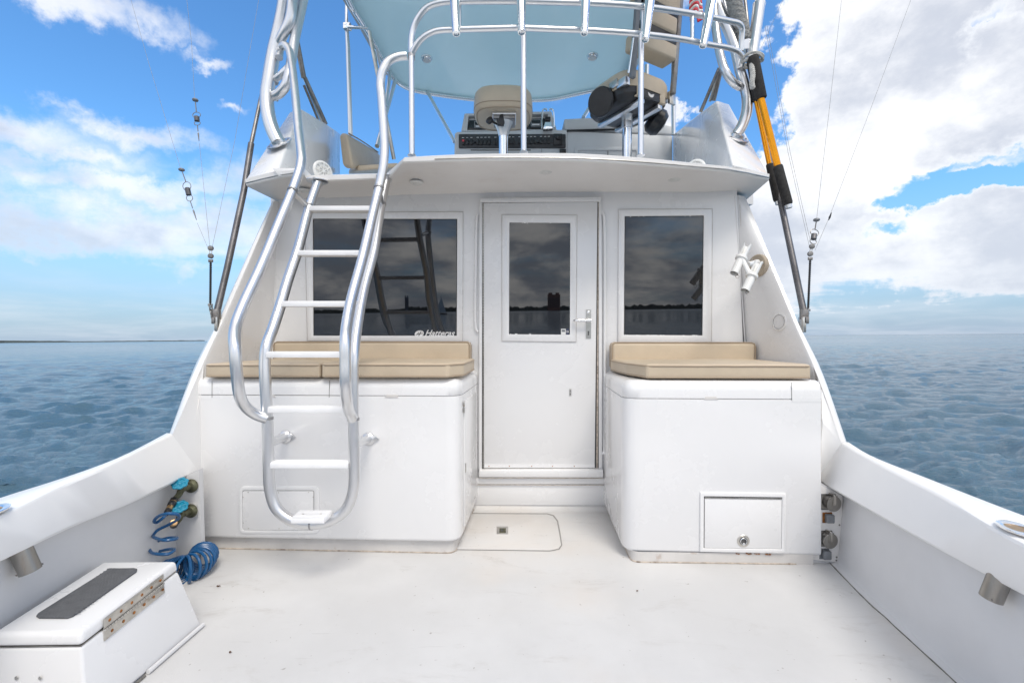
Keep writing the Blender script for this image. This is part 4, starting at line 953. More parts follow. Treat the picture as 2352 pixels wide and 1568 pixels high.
# the spring heap on the floor
N_ = 21; ax_pts = [P(354,1290,2.2),P(392,1287,2.17),P(428,1285,2.15),P(455,1284,2.2),P(470,1278,2.30)]
for i,p in enumerate(ax_pts): p.z = [.028,.045,.056,.062,.062][i]
AX = resample(ax_pts, N_*16+1); 
for i in range(0,len(AX)-1):
    f = i/(len(AX)-1); a = 2*math.pi*i/16; d = (AX[min(i+2,len(AX)-1)]-AX[max(i-2,0)]).normalized(); s = Vector((d.y,-d.x,0)).normalized()
    rad = .026+.034*min(1,f/.45)+.004*mnoise.noise((i*.05,0,0)); lean = .18*math.sin(i*.03)
    hp_.append(AX[i]+(s*math.cos(a)+Vector((0,0,1))*math.sin(a)+d*math.sin(a)*lean)*rad)
q_, _ = crom(hp_[:30],[0]*30,6); MB().tube([hh for hh in q_]+hp_[30:],.0068,n=10,smooth=1).build('hose_tube','blue',hs_)

# ================================================================ SHORE POWER PANEL
SPL = (0,0,2.33); pwp = thing('power_inlet_panel', onpl(1900,1200,SPL), 'shore power panel with two round steel caps and two grey switches beside the right cabinet', 'power panel')
plate([(1872,1107),(1935,1138),(1934,1215),(1926,1291),(1860,1284),(1872,1200)],SPL,.006,.001).build('panel_plate','gel2',pwp,bevel=.0015)
for x,y in ((1878,1114),(1928,1205),(1873,1199),(1866,1279),(1921.5,1279),(1921,1286)): disc(x,y,SPL,.006,.005,[(.0045,0),(.004,.002)],None,10).build('screw','dsteel',pwp)
for x,y,dx,dz in ((1906,1152,.012,0),(1898,1236,.016,0)):
    mb = MB(); c = onpl(x-3,y,SPL,.006); mb.box(c,(.075,.004,.075)); i_ = mb.build('power_inlet','mid',pwp,bevel=.003)
    MB().box(c+Vector((-.006,.001,.0)),(.084,.003,.082)).build('inlet_gasket','black',pwp,bevel=.002)
    ax = Vector((.10,-1,-.05)).normalized(); MB().lathe(c,ax,[(.034,0),(.034,.022),(.031,.022)],32).build('inlet_barrel','dsteel',i_)
    c2 = c+ax*.024+Vector((.006,0,0)); MB().lathe(c2,ax,[(.039,0),(.039,.005),(.036,.007)],36).build('inlet_cap','mid',i_)
    mb = MB(); mb.tube([c+Vector((0,-.006,.044)),c2+Vector((0,-.006,.046)),c2+ax*.010+Vector((0,0,.038)),c2+ax*.011],[.005]*4,n=4,smooth=3); mb.box(c2+ax*.010+Vector((0,0,.018)),(.024,.003,.05)); mb.lathe(c2+ax*.010,ax,[(.006,0),(.005,.004)],12); mb.build('cap_strap','mid',i_,bevel=.0008)
for x,y,m in ((1900,1188,'rust'),(1893,1271,'grey')):
    c = onpl(x,y,SPL,.006); MB().box(c,(.050,.003,.054)).build('switch_plate',m,pwp,bevel=.001); MB().box(c+Vector((.004,-.012,0)),(.040,.024,.044)).build('rocker_boot','grey',pwp,bevel=.006,seg=3)

# ================================================================ GUNWALE ROD HOLDERS
def rodh(label, x0,y0,x1,y1,Y, fx, fy, fz):
    a = P(x0,y0,Y); b = P(x1,y1,Y+.01); d = (b-a).normalized(); t = thing('gunwale_rod_holder', b, label, 'rod holder', 'steel rod holders let into the covering boards')
    MB().lathe(a-d*.03,d,[(.0285,0),(.0285,(b-a).length+.03),(.026,(b-a).length+.031),(.025,(b-a).length+.02)],32).build('holder_tube','mid',t)
    for s in (-1,1): MB().lathe(b-d*.006+d.orthogonal().normalized()*s*.028,d.orthogonal()*s,[(.003,0),(.0025,.004)],8).build('cross_pin','dsteel',t)
    c = onz(fx,fy,fz); mb = MB(); U = Vector((.35 if x0 > 1000 else -.35,1,0)).normalized(); W_ = Vector((U.y,-U.x,0)); nseg = 36
    o_ = [c+U*math.cos(2*math.pi*k/nseg)*.062+W_*math.sin(2*math.pi*k/nseg)*.040 for k in range(nseg)]; i_ = [c+U*math.cos(2*math.pi*k/nseg)*.036+W_*math.sin(2*math.pi*k/nseg)*.026 for k in range(nseg)]
    mb.ring(o_,i_,Vector((0,0,-.006))); mb.build('holder_flange','chrome',t,bevel=.0015)
    MB().prism([p-Vector((0,0,.004)) for p in i_],[p-Vector((0,0,.0032)) for p in i_]).build('holder_bore','brass',t)
rodh('steel rod holder under the left covering board, beyond the step box', 48,1262,70,1311,1.46, -28,1172,.652)
rodh('steel rod holder under the right covering board', 2296,1325,2276,1374,1.40, 2338,1211,.598)

# ================================================================ BULKHEAD ROD RACK
rk = thing('rod_rack', P(1755,590,2.9), 'white double tube rod rack on a round tan base on the right cabin wing', 'rod rack')
bc = P(1741,610,2.86); nb_ = Vector((-.93,-.36,.06)).normalized()
MB().lathe(bc,nb_,[(.070,-.01),(.070,.009),(.064,.014),(.01,.015)],40).build('rack_base','tanpl',rk)
for a in (50,170,290):
    uu = nb_.orthogonal().normalized(); ww = nb_.cross(uu); MB().lathe(bc+nb_*.016+(uu*math.cos(R(a))+ww*math.sin(R(a)))*.050,nb_,[(.006,0),(.005,.003)],10).build('screw','steel',rk)
ar = [P(1739,603,2.83),P(1727,606,2.74),P(1716,608,2.68)]
MB().tube(ar,[.02,.017,.018],n=14,smooth=3).build('rack_arm','plast',rk)
def rtube(top, mid, bot, Y0, ring_px):
    a = P(*top,Y0+.03); m_ = P(*mid,Y0); b = P(*bot,Y0-.03); d = (a-b).normalized(); t = None
    L = (a-b).length; s = .0225; u = d.orthogonal().normalized(); w = d.cross(u)
    side = (Vector((-.55,-.85,0))-d*Vector((-.55,-.85,0)).dot(d)).normalized(); w = d.cross(side)
    mb = MB(); rows = []; fl = (m_-b).length/L
    def arc(c, g0, r1, n_=22): return [c+(side*math.cos(g0+(2*math.pi-2*g0)*k/(n_-1))+w*math.sin(g0+(2*math.pi-2*g0)*k/(n_-1)))*r1 for k in range(n_)]
    for r1, seq in ((s,((0,.02),(fl,.02),(fl+.06,.35),(.80,.5),(.93,.62),(1,.9))),(s-.004,((1,.9),(.93,.62),(.80,.5),(fl+.06,.35),(fl,.02),(0,.02)))):
        for f,g_ in seq: rows.append(arc(b.lerp(a,f),g_,r1))
    V = mb.strip(rows)
    for i_ in (0,-1):
        for r0,r1 in ((k,len(V)-1-k) for k in range(len(V)//2-1)):
            try: mb.face([V[r0][i_],V[r0+1][i_],V[r1-1][i_],V[r1][i_]])
            except Exception: pass
    o = mb.build('rod_tube','plast',rk,ang=50)
    MB().lathe(m_-d*.012,d,[(.024,0),(.033,.003),(.033,.018),(.024,.022)],28).build('tube_collar','plast',rk)
    rp = P(*ring_px,Y0-.02); mb = MB(); mb.tube([rp+Vector((math.cos(t_)*.0105,.004*math.sin(t_),math.sin(t_)*.0105)) for t_ in [2*math.pi*k/20 for k in range(20)]],.0012,n=6,smooth=1,closed=True); mb.lathe(rp+Vector((0,0,.013)),(0,-1,0),[(.0035,-.006),(.0035,.006)],8); mb.build('pull_ring','dsteel',rk)
rtube((1717,562),(1703,593),(1686,628),2.66,(1693.5,635)); rtube((1743,601),(1727,634),(1711,668),2.60,(1716.5,672))
MB().tube([P(1702,592,2.65),P(1710,607,2.635),P(1722,632,2.60)],[.016,.014,.016],n=12,smooth=3).build('cross_bar','plast',rk)

# small litter on the sole
def leaf(x,y,s,label,a):
    c = onz(x,y,.004); mb = MB(); pts = [c+Vector((math.cos(a+t)*s*(1 if i%2 else .75),math.sin(a+t)*s*.35,.003*math.sin(3*t))) for i,t in enumerate([2*math.pi*k/10 for k in range(10)])]
    mb.prism(pts,[p+Vector((0,0,.0012)) for p in pts]); tag(mb.build('dead_leaf','leaf'),label,'leaf','leaf scraps on the cockpit floor')
leaf(502,1345,.010,'brown leaf scrap on the floor in front of the wide cabinet',.4); leaf(529,1497,.006,'small brown leaf scrap lying nearest the camera beside the step box',.8); leaf(1464,1356,.005,'tiny brown crumb on the floor in front of the framed hatch cabinet',.2)
# ================================================================ BRIDGE RAIL AND ROD HOLDERS
rail = thing('bridge_rail', P(1202,350,2.46), 'aluminium double rail with slanted rod holders along the aft edge of the flybridge', 'railing')
low_r = [(944,136,2.55),(948,120,2.54),(957,104,2.53),(973,86,2.52),(1000,72.5,2.52),(1041,69,2.52),(1120,66.5,2.52),(1195,65,2.52),(1263,67.5,2.54),(1360,71,2.57),(1466,78,2.62),(1574.6,92,2.72),(1628,103,2.78),(1675,111,2.84),(1697,121,2.88),(1706,136,2.92),(1703,152,2.95)]
up_r = [(945,128,2.55),(944.6,100,2.55),(948,72,2.55),(959,44,2.54),(980,19,2.53),(1012,7,2.52),(1066,4,2.52),(1195,3.5,2.52),(1263,5,2.54),(1360,8,2.57),(1465.7,14.5,2.62),(1574.6,29.6,2.72),(1637,41,2.79),(1680,50,2.86),(1698,56,2.88),(1704,66,2.9),(1703,93,2.92),(1702,118,2.93)]
MB().tube([P(*q) for q in low_r],.0165,n=16,smooth=5).build('lower_rail','alu',rail)
MB().tube([P(*q) for q in up_r],.0172,n=16,smooth=5).build('upper_rail','alu',rail)
for a,b,Y in (((945,132),(946,357),2.53),((1202,68),(1203,349),2.50),((1473,80),(1471.5,357),2.58)):
    MB().cyl(P(*a,Y),P(*b,Y-.02),.0152,n=16).build('rail_post','alu',rail); MB().lathe(P(*b,Y-.02)-Vector((0,0,.002)),(0,0,1),[(.024,0),(.020,.007)],20).build('post_foot','alu',rail)
MB().cyl(P(945,124,2.545),P(945,137,2.545),.0195,n=16).build('weld','weld',rail)
for x,y0,y1,Y in ((1055,5,67,2.54),(1476,18,78,2.64),(1590,33,93,2.74)): MB().cyl(P(x,y0,Y),P(x,y1,Y),.011,n=12).build('strut','alu',rail)
def rocket(xt, yt, xb, yb, Y0, w=.0265):
    a = P(xt,yt,Y0+.02); b = P(xb,yb,Y0-.07); d = (b-a).normalized(); L = (b-a).length
    MB().lathe(a,d,[(w,0),(w*1.0,L*.52),(w*.98,L*.58),(w*.78,L*.92),(w*.76,L),(w*.66,L),(w*.64,L-.01)],26).build('rod_holder','chrome',rail)
rocket(1041,-70,1048,78,2.50); rocket(1197,-70,1198,75,2.49); rocket(1348,-72,1342,77,2.53,.0262); rocket(1500,-60,1482,92,2.60,.0275); rocket(1643,-45,1615,106,2.76,.0285)

# starboard end rod holder carries the two gaffs
a = P(1744,9,3.0); b = P(1727,135,2.96); d = (b-a).normalized()
rh = thing('end_rod_holder', b, 'wide aluminium rod holder at the right end of the flybridge rail, above the gaffs', 'rod holder')
MB().lathe(a,d,[(.038,0),(.040,.004),(.037,.02),(.0335,(b-a).length*.75),(.0315,(b-a).length),(.028,(b-a).length)],28).build('holder_tube','alu',rh)
MB().prism([P(1706,92,2.95),P(1722,88,2.96),P(1720,112,2.96),P(1706,112,2.95)],[P(1706,92,2.965),P(1722,88,2.975),P(1720,112,2.975),P(1706,112,2.965)]).build('bracket','alu',rh)
MB().cyl(P(1746,-30,3.02),P(1743,16,3.0),.026).build('inner_tube','alu',rh)
def gaff(label, pts, Y0, Y1, r, ends):
    t = thing('gaff', P(pts[1][0],pts[1][1],Y0), label, 'gaff', 'gaffs with orange poles and black foam grips'); n_ = len(pts)-1
    Q = [P(x,y,Y0+(Y1-Y0)*i/n_) for i,(x,y) in enumerate(pts)]
    MB().cyl(Q[1]-(Q[2]-Q[1])*.05,Q[2]+(Q[2]-Q[1])*.05,r,n=22).build('pole','orange',t)
    MB().lathe(Q[0],(Q[1]-Q[0]),[(ends[0]*.92,0),(ends[0],.01),(ends[0],(Q[1]-Q[0]).length-.004),(ends[0]*.92,(Q[1]-Q[0]).length)],24).build('upper_grip','foam',t)
    L = (Q[3]-Q[2]).length; MB().lathe(Q[2],(Q[3]-Q[2]),[(ends[1]*.88,0),(ends[1],.008),(ends[1],L-.012),(ends[1]*.85,L)],24).build('lower_grip','foam',t)
    MB().lathe(Q[3],(Q[3]-Q[2]),[(r*.95,0),(r*.95,.022),(r*.7,.026),(r*.65,.02)],20).build('end_cap','alu',t)
gaff('nearer orange gaff with the lower black grip, hanging beside the right outrigger', [(1729,131),(1748,227),(1786,381),(1810,470)], 2.86, 2.84, .0205, (.034,.0285))
gaff('further orange gaff half hidden behind its twin by the right outrigger', [(1722,134),(1737.5,233),(1767,377),(1785,462)], 2.95, 2.93, .0150, (.021,.0215))
def rope(name, label, path, R_, r_, turns, m, strands=3, cat='rope', parent=None, n_=None):
    path,_ = crom([Vector(p) for p in path],[0]*len(path),10); n = n_ or int(turns*12); path = resample(path, max(n,12)); t = parent or thing(name, path[0], label, cat)
    for s in range(strands):
        out = []
        for i,p in enumerate(path):
            d = (path[min(i+1,len(path)-1)]-path[max(i-1,0)]).normalized(); u = d.cross(Vector((0,1,0))).normalized(); w = d.cross(u); a = 2*math.pi*(turns*i/len(path)+s/strands)
            out.append(p+(u*math.cos(a)+w*math.sin(a))*R_)
        MB().tube(out,r_,n=7,smooth=1).build('rope_strand',m,t)
    return t
ro_ = rope('gaff_lashing','pale twisted rope lashing hanging down over the black gaff grip',[P(1726,142,2.86),P(1728,160,2.84),P(1729,175,2.835),P(1727,190,2.83),P(1729,203,2.835)],.008,.0085,5,'rope2')
mb = MB(); cc = P(1728,141,2.90); mb.tube([cc+Vector((math.cos(t_)*.058,math.sin(t_)*.06,.008*math.sin(3*t_))) for t_ in [2*math.pi*k/36 for k in range(36)]],.0085,n=8,smooth=1,closed=True)
mb.tube([cc+Vector((math.cos(t_)*.060,math.sin(t_)*.062,.017+.006*math.sin(2*t_))) for t_ in [2*math.pi*k/36 for k in range(36)]],.0085,n=8,smooth=1,closed=True); mb.build('rope_loop','rope2',ro_)

# ================================================================ TOWER LEGS
def leg(label, pipes, welds, flange, fn):
    t = thing('tower_pipework', P(*flange), label, 'tower leg', 'bent pipe tower frames standing on the bridge coamings')
    for nm,pts,r in pipes: MB().tube([P(*q) for q in pts],r,n=20,smooth=5).build(nm,'alu',t)
    for a,b,r in welds:
        A=P(*a); B=P(*b); MB().cyl(A,B,r,n=18).build('weld','weld',t)
    f = P(*flange); fn = Vector(fn).normalized(); MB().lathe(f,fn,[(.085,0),(.085,.007),(.080,.010),(.046,.011),(.042,.03)],32).build('base_flange','alu',t)
    u = fn.orthogonal().normalized(); w = fn.cross(u)
    for k in range(5):
        a = 2*math.pi*k/5+.4; MB().lathe(f+fn*.009+(u*math.cos(a)+w*math.sin(a))*.066,fn,[(.007,0),(.006,.004),(.003,.005)],10).build('bolt','dsteel',t)
    return t
leg('bent tower leg on the left coaming with a side ladder of short pipes', [
 ('main_pipe',[(640,328,2.98),(628,303,2.98),(617,268,2.98),(613,225,2.99),(619,180,3.0),(629,120,3.02),(641,70,3.03),(651,20,3.05),(659,-40,3.07)],.043),
 ('inner_pipe',[(626,222,3.0),(640,216,2.98),(655,199,2.96),(662,178,2.96),(668,150,2.98),(676,95,3.0),(688,40,3.04),(703,-30,3.08)],.030),
 ('loop_pipe',[(640,100,3.02),(652,77,2.99),(664,52,2.98),(670,25,2.98),(672,-30,3.0)],.032),
 ('hook_rung',[(634,131,3.02),(643,120,2.98)],.021),('short_rung',[(628,186,3.01),(646,172,2.98),(661,156,2.98)],.021)],
 [((627,190,3.01),(630,184,3.01),.03),((625,225,3.0),(628,219,3.0),.038)], (642,331,2.98), (-.25,-.62,.72))
leg('bent tower leg on the right coaming joined by several curved pipes', [
 ('main_pipe',[(1690,312,2.98),(1703,292,2.98),(1714,262,2.98),(1716.5,228,2.99),(1710,195,3.0),(1700,160,3.01),(1689,112,3.03),(1672,66,3.05),(1652,22,3.07),(1632,-30,3.1)],.0345),
 ('outer_loop',[(1700,200,2.99),(1684,190,2.98),(1668,168,2.98),(1657,138,3.0),(1649,100,3.02),(1643,50,3.05),(1640,-30,3.08)],.026),
 ('inner_pipe',[(1700,150,3.02),(1694,110,3.04),(1684,60,3.07),(1672,20,3.09),(1660,-30,3.1)],.024),
 ('back_pipe',[(1716,140,3.1),(1714,100,3.1),(1706,50,3.1),(1694,-30,3.1)],.022)],
 [((1703,152,2.98),(1706,160,2.99),.028),((1697,201,2.99),(1700,197,2.99),.032)], (1690,318,2.98), (.2,-.62,.75))
t = thing('rope_wrap', P(1710,60,2.98), 'dark grey braided rope wound tightly around a pipe of the right tower leg', 'rope')
pts = resample([P(1683,-20,3.0),P(1690,20,3.0),P(1699,48,3.0),P(1707,72,3.0),P(1711,92,3.0)], 30*14)
def wrap(ph,r1,r2):
    out = []
    for i,p in enumerate(pts):
        d = (pts[min(i+1,len(pts)-1)]-pts[max(i-1,0)]).normalized(); u = d.cross(Vector((0,1,0))).normalized(); w = d.cross(u); a = 2*math.pi*i/14+ph; f = i/len(pts)
        out.append(p+(u*math.cos(a)+w*math.sin(a))*(r1*(1-.25*f)+.0025*math.sin(a*4.3)))
    MB().tube(out,r2,n=7,smooth=1).build('rope_coil','rope',t)
wrap(0,.041,.0085); wrap(2.1,.042,.0078)
MB().tube(pts[::14]+[pts[-1]],.034,n=12,smooth=1).build('rope_core','rope',t)

# ================================================================ OUTRIGGERS
def outr(label, dark, thin, hw):
    t = thing('outrigger', P(*dark[0]), label, 'outrigger', 'grey outrigger poles')
    MB().tube([P(*q) for q in dark],[.0185]*len(dark),n=16,smooth=1).build('lower_tube','pole',t)
    MB().tube([P(*q) for q in thin],[.0125]*len(thin),n=14,smooth=1).build('upper_tube','dsteel',t)
    b = P(*dark[0]); mb = MB(); mb.cyl(b+Vector((0,0,.03)),b+Vector((0,0,-.03)),.024); mb.box(b+Vector((0,0,-.035)),(.03,.05,.04)); mb.build('base_fitting','dsteel',t,bevel=.004)
    MB().box(b+Vector((.012*hw,0,-.06)),(.02,.05,.09)).build('base_bracket','steel',t,bevel=.004)
    return t
outr('grey outrigger pole on the left rising past the bridge coaming', [(497,722,2.62),(521,620,2.72),(560,440,2.88),(577,330,2.97)], [(576,335,2.97),(609,180,3.12),(632,60,3.24),(647,-30,3.3)],1)
outr('grey outrigger pole on the right rising behind the orange gaffs', [(1847,722,2.66),(1822,600,2.78),(1791,452,2.92),(1772,385,3.0)], [(1773,390,3.0),(1748,270,3.12),(1728,160,3.22),(1708,-30,3.36)],-1)
def snub(label, pts, ring, parent=None):
    t = thing('outrigger_tackle', pts[-1], label, 'tackle', 'pulley blocks and cords of the outriggers'); top, mid, low, foot = pts
    for c in (top, mid):
        mb = MB(); mb.lathe(c+Vector((0,-.008,0)),(0,1,0),[(.008,0),(.0145,.002),(.0145,.014),(.008,.016)],18); mb.build('pulley_block','dsteel',t)
    for s in (-1,1): MB().tube([top+Vector((s*.006,0,0)),mid+Vector((s*.006,0,0))],.0022,n=6,smooth=1).build('link_plate','steel',t)
    MB().box(mid-Vector((0,0,.028)),(.026,.01,.018)).build('cleat','dsteel',t,bevel=.003)
    L = (low-mid).length; r_ = MB(); prof = []; 
    mbp = MB(); mbp.cyl(mid-Vector((0,0,.03)),low,.0052,n=10); 
    q = mid-Vector((0,0,.03)); k_ = int(L/.012)
    for k in range(k_): p = q.lerp(low,(k+.5)/k_); mbp.lathe(p-Vector((0,0,.003)),(0,0,1),[(.0052,0),(.0078,.003),(.0052,.006)],10)
    mbp.build('shock_cord','black',t)
    MB().box(low,(.026,.008,.012)).build('cleat','dsteel',t,bevel=.002)
    mb = MB(); n_ = 4
    for k in range(n_):
        p = low.lerp(foot,(k+.5)/n_); u = Vector((1,0,0)) if k%2 else Vector((.3,1,0)).normalized(); d = (foot-low).normalized(); mb.tube([p+(u*math.cos(t_)*.009+d*math.sin(t_)*.019) for t_ in [2*math.pi*j/18 for j in range(18)]],.0034,n=7,smooth=1,closed=True)
    mb.build('shackle','dsteel',t)
    return t
snub('tackle of pulley blocks and black cord at the foot of the left outrigger', [P(484,570,2.62),P(484,588,2.62),P(483,700,2.6),P(490,733,2.6)],0)
snub('tackle of pulley blocks and black cord at the foot of the right outrigger', [P(1865,566,2.66),P(1861,583,2.66),P(1856,712,2.66),P(1850,738,2.66)],0)
def release(label, pts):        # ball, swivel, clip
    t = thing('release_clip', P(*pts[0]), label, 'release clip', 'line release clips hanging on the outrigger lines'); a,b,c,d_ = [P(*q) for q in pts]
    MB().lathe(a-Vector((0,0,.014)),(0,0,1),[(.005,.003),(.015,.007),(.0185,.014),(.015,.021),(.005,.025)],20).build('float_ball','grey',t)
    mb = MB(); mb.tube([a.lerp(b,.2),b],.0035,n=6,smooth=1); mb.build('swivel','dsteel',t)
    u = (c-b).normalized(); s = u.cross(Vector((0,1,0))).normalized(); L = (c-b).length
    mb = MB(); mb.tube([b+(s*math.sin(t_)*.026)+u*(L*.22*(1-math.cos(t_))) for t_ in [math.pi*k/8-0 for k in range(-8,9)]],.0022,n=6,smooth=1); mb.build('wire_loop','dsteel',t)
    MB().lathe(b+u*L*.30,u,[(.010,0),(.0155,.004),(.0155,L*.38),(.010,L*.40)],16).build('clip_body','pole',t)
    mb = MB(); mb.tube([c+(s*math.sin(t_)*.020)-u*(L*.16*(1-math.cos(t_))) for t_ in [math.pi*k/8 for k in range(-8,9)]],.0022,n=6,smooth=1); mb.build('wire_loop','dsteel',t)
    mb = MB(); mb.tube([c,c.lerp(d_,.35)],.003,n=6,smooth=1); mb.lathe(c.lerp(d_,.4),(d_-c),[(.002,0),(.005,.01),(.002,(d_-c).length*.5)],8); mb.build('swivel','dsteel',t)
release('release clip and ball hanging lowest on the left lines', [(417,390,2.9),(427,418,2.9),(437,462,2.9),(453,510,2.9)])
release('release clip and ball hanging highest on the left lines', [(448.5,230,3.0),(451,258,3.0),(453.5,288,3.0),(457.5,328,3.0)])
release('release clip and ball on the right line above the pulley blocks', [(1875.5,505,2.7),(1872,527,2.7),(1867,560,2.68),(1865,570,2.66)])
def line(label, pts, r=.0011):
    mb = MB(); mb.tube([P(*q) for q in pts],r,n=5,smooth=1); tag(mb.build('rigging_line','rope'),label,'line','thin outrigger lines')
line('thin line from the left tackle up through the lowest clip',[(480,575,2.62),(453,512,2.9)]); line('thin line above the lowest left clip towards the top of the sky',[(415,388,2.9),(340,140,3.3),(298,-10,3.5)])
line('thin line from the left tackle up to the highest left clip',[(482,568,2.62),(458,330,3.0)]); line('thin line above the highest left clip',[(447,226,3.0),(440,100,3.1),(428,-10,3.2)])
line('thin line of the left tackle leaning right past the coaming',[(486,575,2.62),(540,320,3.0),(570,140,3.3),(596,-10,3.5)])
line('thin line rising from the clip above the right pulley blocks',[(1876,500,2.7),(1905,250,3.0),(1934,-10,3.3)]); line('thin line on the right leaning furthest to the right',[(1872,575,2.66),(1903,503,2.8),(2000,250,3.2),(2096,-10,3.6)])
line('thin line on the right running down from behind the end rod holder',[(1860,570,2.66),(1810,350,2.9),(1757,60,3.1)]); line('second thin line close beside the one from the end rod holder',[(1864,566,2.66),(1815,350,2.93),(1762,60,3.15)])
line('thin line crossing from the coaming peak up to the top right',[(1700,300,3.6),(1735,140,3.5),(1803,-10,3.6)])
mb = MB(); mb.lathe(P(1903,506,2.8),(P(1910,488,2.8)-P(1903,506,2.8)),[(.002,0),(.006,.02),(.002,.05)],10); tag(mb.build('line_stopper','black'),'small black stopper on the line leaning furthest right','stopper')
# folded outrigger braces behind each leg
def spreader(label, bars):
    t = thing('outrigger_brace', P(*bars[0][0]), label, 'brace', 'dark folded braces behind the tower legs')
    for i,(a,b,r) in enumerate(bars): MB().cyl(P(*a),P(*b),r,n=12).build('brace_bar','dsteel' if i != 1 else 'steel',t)
    return t
spreader('dark folded braces slanting behind the left tower leg', [((680,85,3.6),(698,180,3.7),.020),((696,172,3.7),(742,284,3.9),.013),((700,178,3.7),(749,286,3.9),.016),((698,196,3.72),(731,276,3.9),.010)])
spreader('dark folded braces meeting at a point left of the right tower leg', [((1656,156,3.6),(1638,232,3.7),.020),((1654,154,3.6),(1630,234,3.7),.010),((1652,157,3.55),(1609,258,3.7),.014)])
def mast(label, pts, r, m='alu'):
    t = thing('antenna_mast', P(*pts[-1]), label, 'mast'); MB().tube([P(*q) for q in pts],r,n=14,smooth=1).build('mast_tube',m,t); return t
t = mast('pale vertical mast standing left of the hardtop with a bracket to its frame', [(795,-20,4.2),(796,60,4.2),(799,110,4.2),(805,312,4.3)], [.010,.016,.020,.022])
MB().cyl(P(799,63,4.15),P(845,65,4.15),.014).build('bracket_arm','chrome',t); MB().box(P(798,62,4.18),(.07,.05,.06)).build('bracket_clamp','chrome',t,bevel=.01)
mast('pale mast behind the right helm chair', [(1546,120,4.5),(1547,310,4.5)], [.018,.020])

# ================================================================ HARDTOP
ht = thing('hardtop', P(1176,226,5.6), 'pale blue hardtop over the flybridge on an aluminium pipe frame', 'hardtop')
ZH = 4.10
edge = [(720,-190),(803,0),(844,67),(886,146),(900,170),(912,184),(930,196),(960,206),(1082,224),(1120,226.5),(1228,226.5),(1268,224),(1330,211),(1400,195),(1425,184),(1442,166),(1462,121),(1515,0),(1580,-190)]
E = [onz(x,y,ZH) for x,y in edge]; E = [E[0]+Vector((-.1,-1.0,0))]+E+[E[-1]+Vector((.1,-1.0,0))]
c = sum(E,Vector())/len(E)
big = [p+(p-c).normalized()*.085+Vector((0,0,.02)) for p in E]
MB().prism(E,[p+Vector((0,0,.03)) for p in E]).build('underside_panel','teal',ht)
mb = MB(); mb.strip([[p+Vector((0,0,.004)) for p in E],big,[p+Vector((0,0,.07)) for p in big],[p.lerp(c,.1)+Vector((0,0,.12)) for p in big]],True); mb.build('hardtop_shell','tealedge',ht)
E2, _ = crom(E,[0]*len(E),4)
MB().tube([p+Vector((0,0,-.022)) for p in E2[2:-2]],.024,n=14,smooth=1).build('edge_pipe','chrome',ht)
for a,b,r in (((908,184,5.0),(866,336,4.3),.021),((848,72,4.05),(905,366,4.3),.018),((866,115,4.3),(878,175,4.4),.014),((896,165,4.95),(886,245,4.6),.018),((980,209,5.45),(1044,326,4.9),.020),((1385,199,5.3),(1340,270,4.8),.020),((1500,30,4.1),(1440,175,5.0),.020),((1486,150,4.6),(1484,240,4.6),.022)):
    MB().cyl(P(*a),P(*b),r,n=14).build('support_pipe','alu' if a[0] != 848 else 'steel',ht)
for x,y in ((980,132),(1361,127)):
    c_ = onz(x,y,ZH-.002); o = MB().lathe(c_,(0,0,-1),[(.062,0),(.062,.012),(.05,.03),(.044,.034)],28).build('ceiling_lamp','chrome',ht); MB().lathe(c_-Vector((0,0,.034)),(0,0,-1),[(.043,0),(.035,.008)],24).build('lamp_lens','lens',o)

# ================================================================ HELM CONSOLE
KP = (0,0,4.6); con = thing('helm_console', P(1172,330,4.6), 'light grey helm console with a black switch panel and dark instrument screens', 'console')
def kb(px, m, name, f, bk, bevel=.006, parent=con):  # block between depths f and bk
    A = [P(x,y,f) for x,y in px]; B = [Vector((p.x,bk,p.z)) for p in A]; return MB().prism(A,B).build(name,m,parent,bevel=bevel)
kb([(1043.5,372),(1044.5,307),(1050,303),(1296,298),(1302,300),(1302,372)],'cgrey','console_base',4.6,5.2)
kb([(1059,302),(1067,262.5),(1070,260.5),(1262,255.5),(1267,257),(1279,299)],'cgrey','console_hood',4.72,5.2,.01)
mb = MB(); rframe([(1059,302),(1067,261),(1266,256),(1279,299)],[(1073,299),(1076,266),(1258,262),(1266,297)],(0,0,4.70),.03,-.02,mb); mb.build('hood_rim','cgrey',con,bevel=.004)
kb([(1074,301),(1077,277),(1258,272),(1267,299)],'dark','screen_bay',4.69,4.74,.001)
for x0,y0,x1,y1 in ((1089,278,1113,294),(1219,274,1243,291)):
    o = kb(rrect(x0,y0,x1,y1,1.5,2),'grey','instrument',4.66,4.70,.003); kb(quad(x0+3.5,y0+11,x1-4,y0+13.5),'print','instrument_text',4.657,4.662,0,o); kb(rrect(x0+2,y0+2,x1-2,y0+9,1,1),'dark','instrument_screen',4.6585,4.662,0,o)
sp_ = kb(rrect(1053.5,308,1299.5,340,2,2),'bpanel','switch_panel',4.588,4.605,.003)
xs = [1063.8,1073.2,1083,1097.3,1106,1115,1123.7,1138,1170.5,1179,1193,1211,1220,1229,1243,1252.4,1261]
for i,x in enumerate(xs):
    y = 325.5-.5*(x-1064)/200*6; kb(quad(x-2.9,y-6,x+2.9,y+7),'black','switch',4.575,4.59,.004,sp_)
    if i == 0: kb(quad(x-2.4,y-5,x+2.4,y-.5),'red','switch_lamp',4.571,4.576,0,sp_)
    kb([(x-2.6,y-9.6),(x+2.2,y-9.7),(x+2.2,y-8.6),(x-2.6,y-8.5)],'print','switch_legend',4.585,4.589,0,sp_)
for x in (1091,1236): MB().lathe(P(x,328,4.588),(0,-1,0),[(.010,0),(.009,.012),(.006,.03)],12).build('toggle','black',sp_)
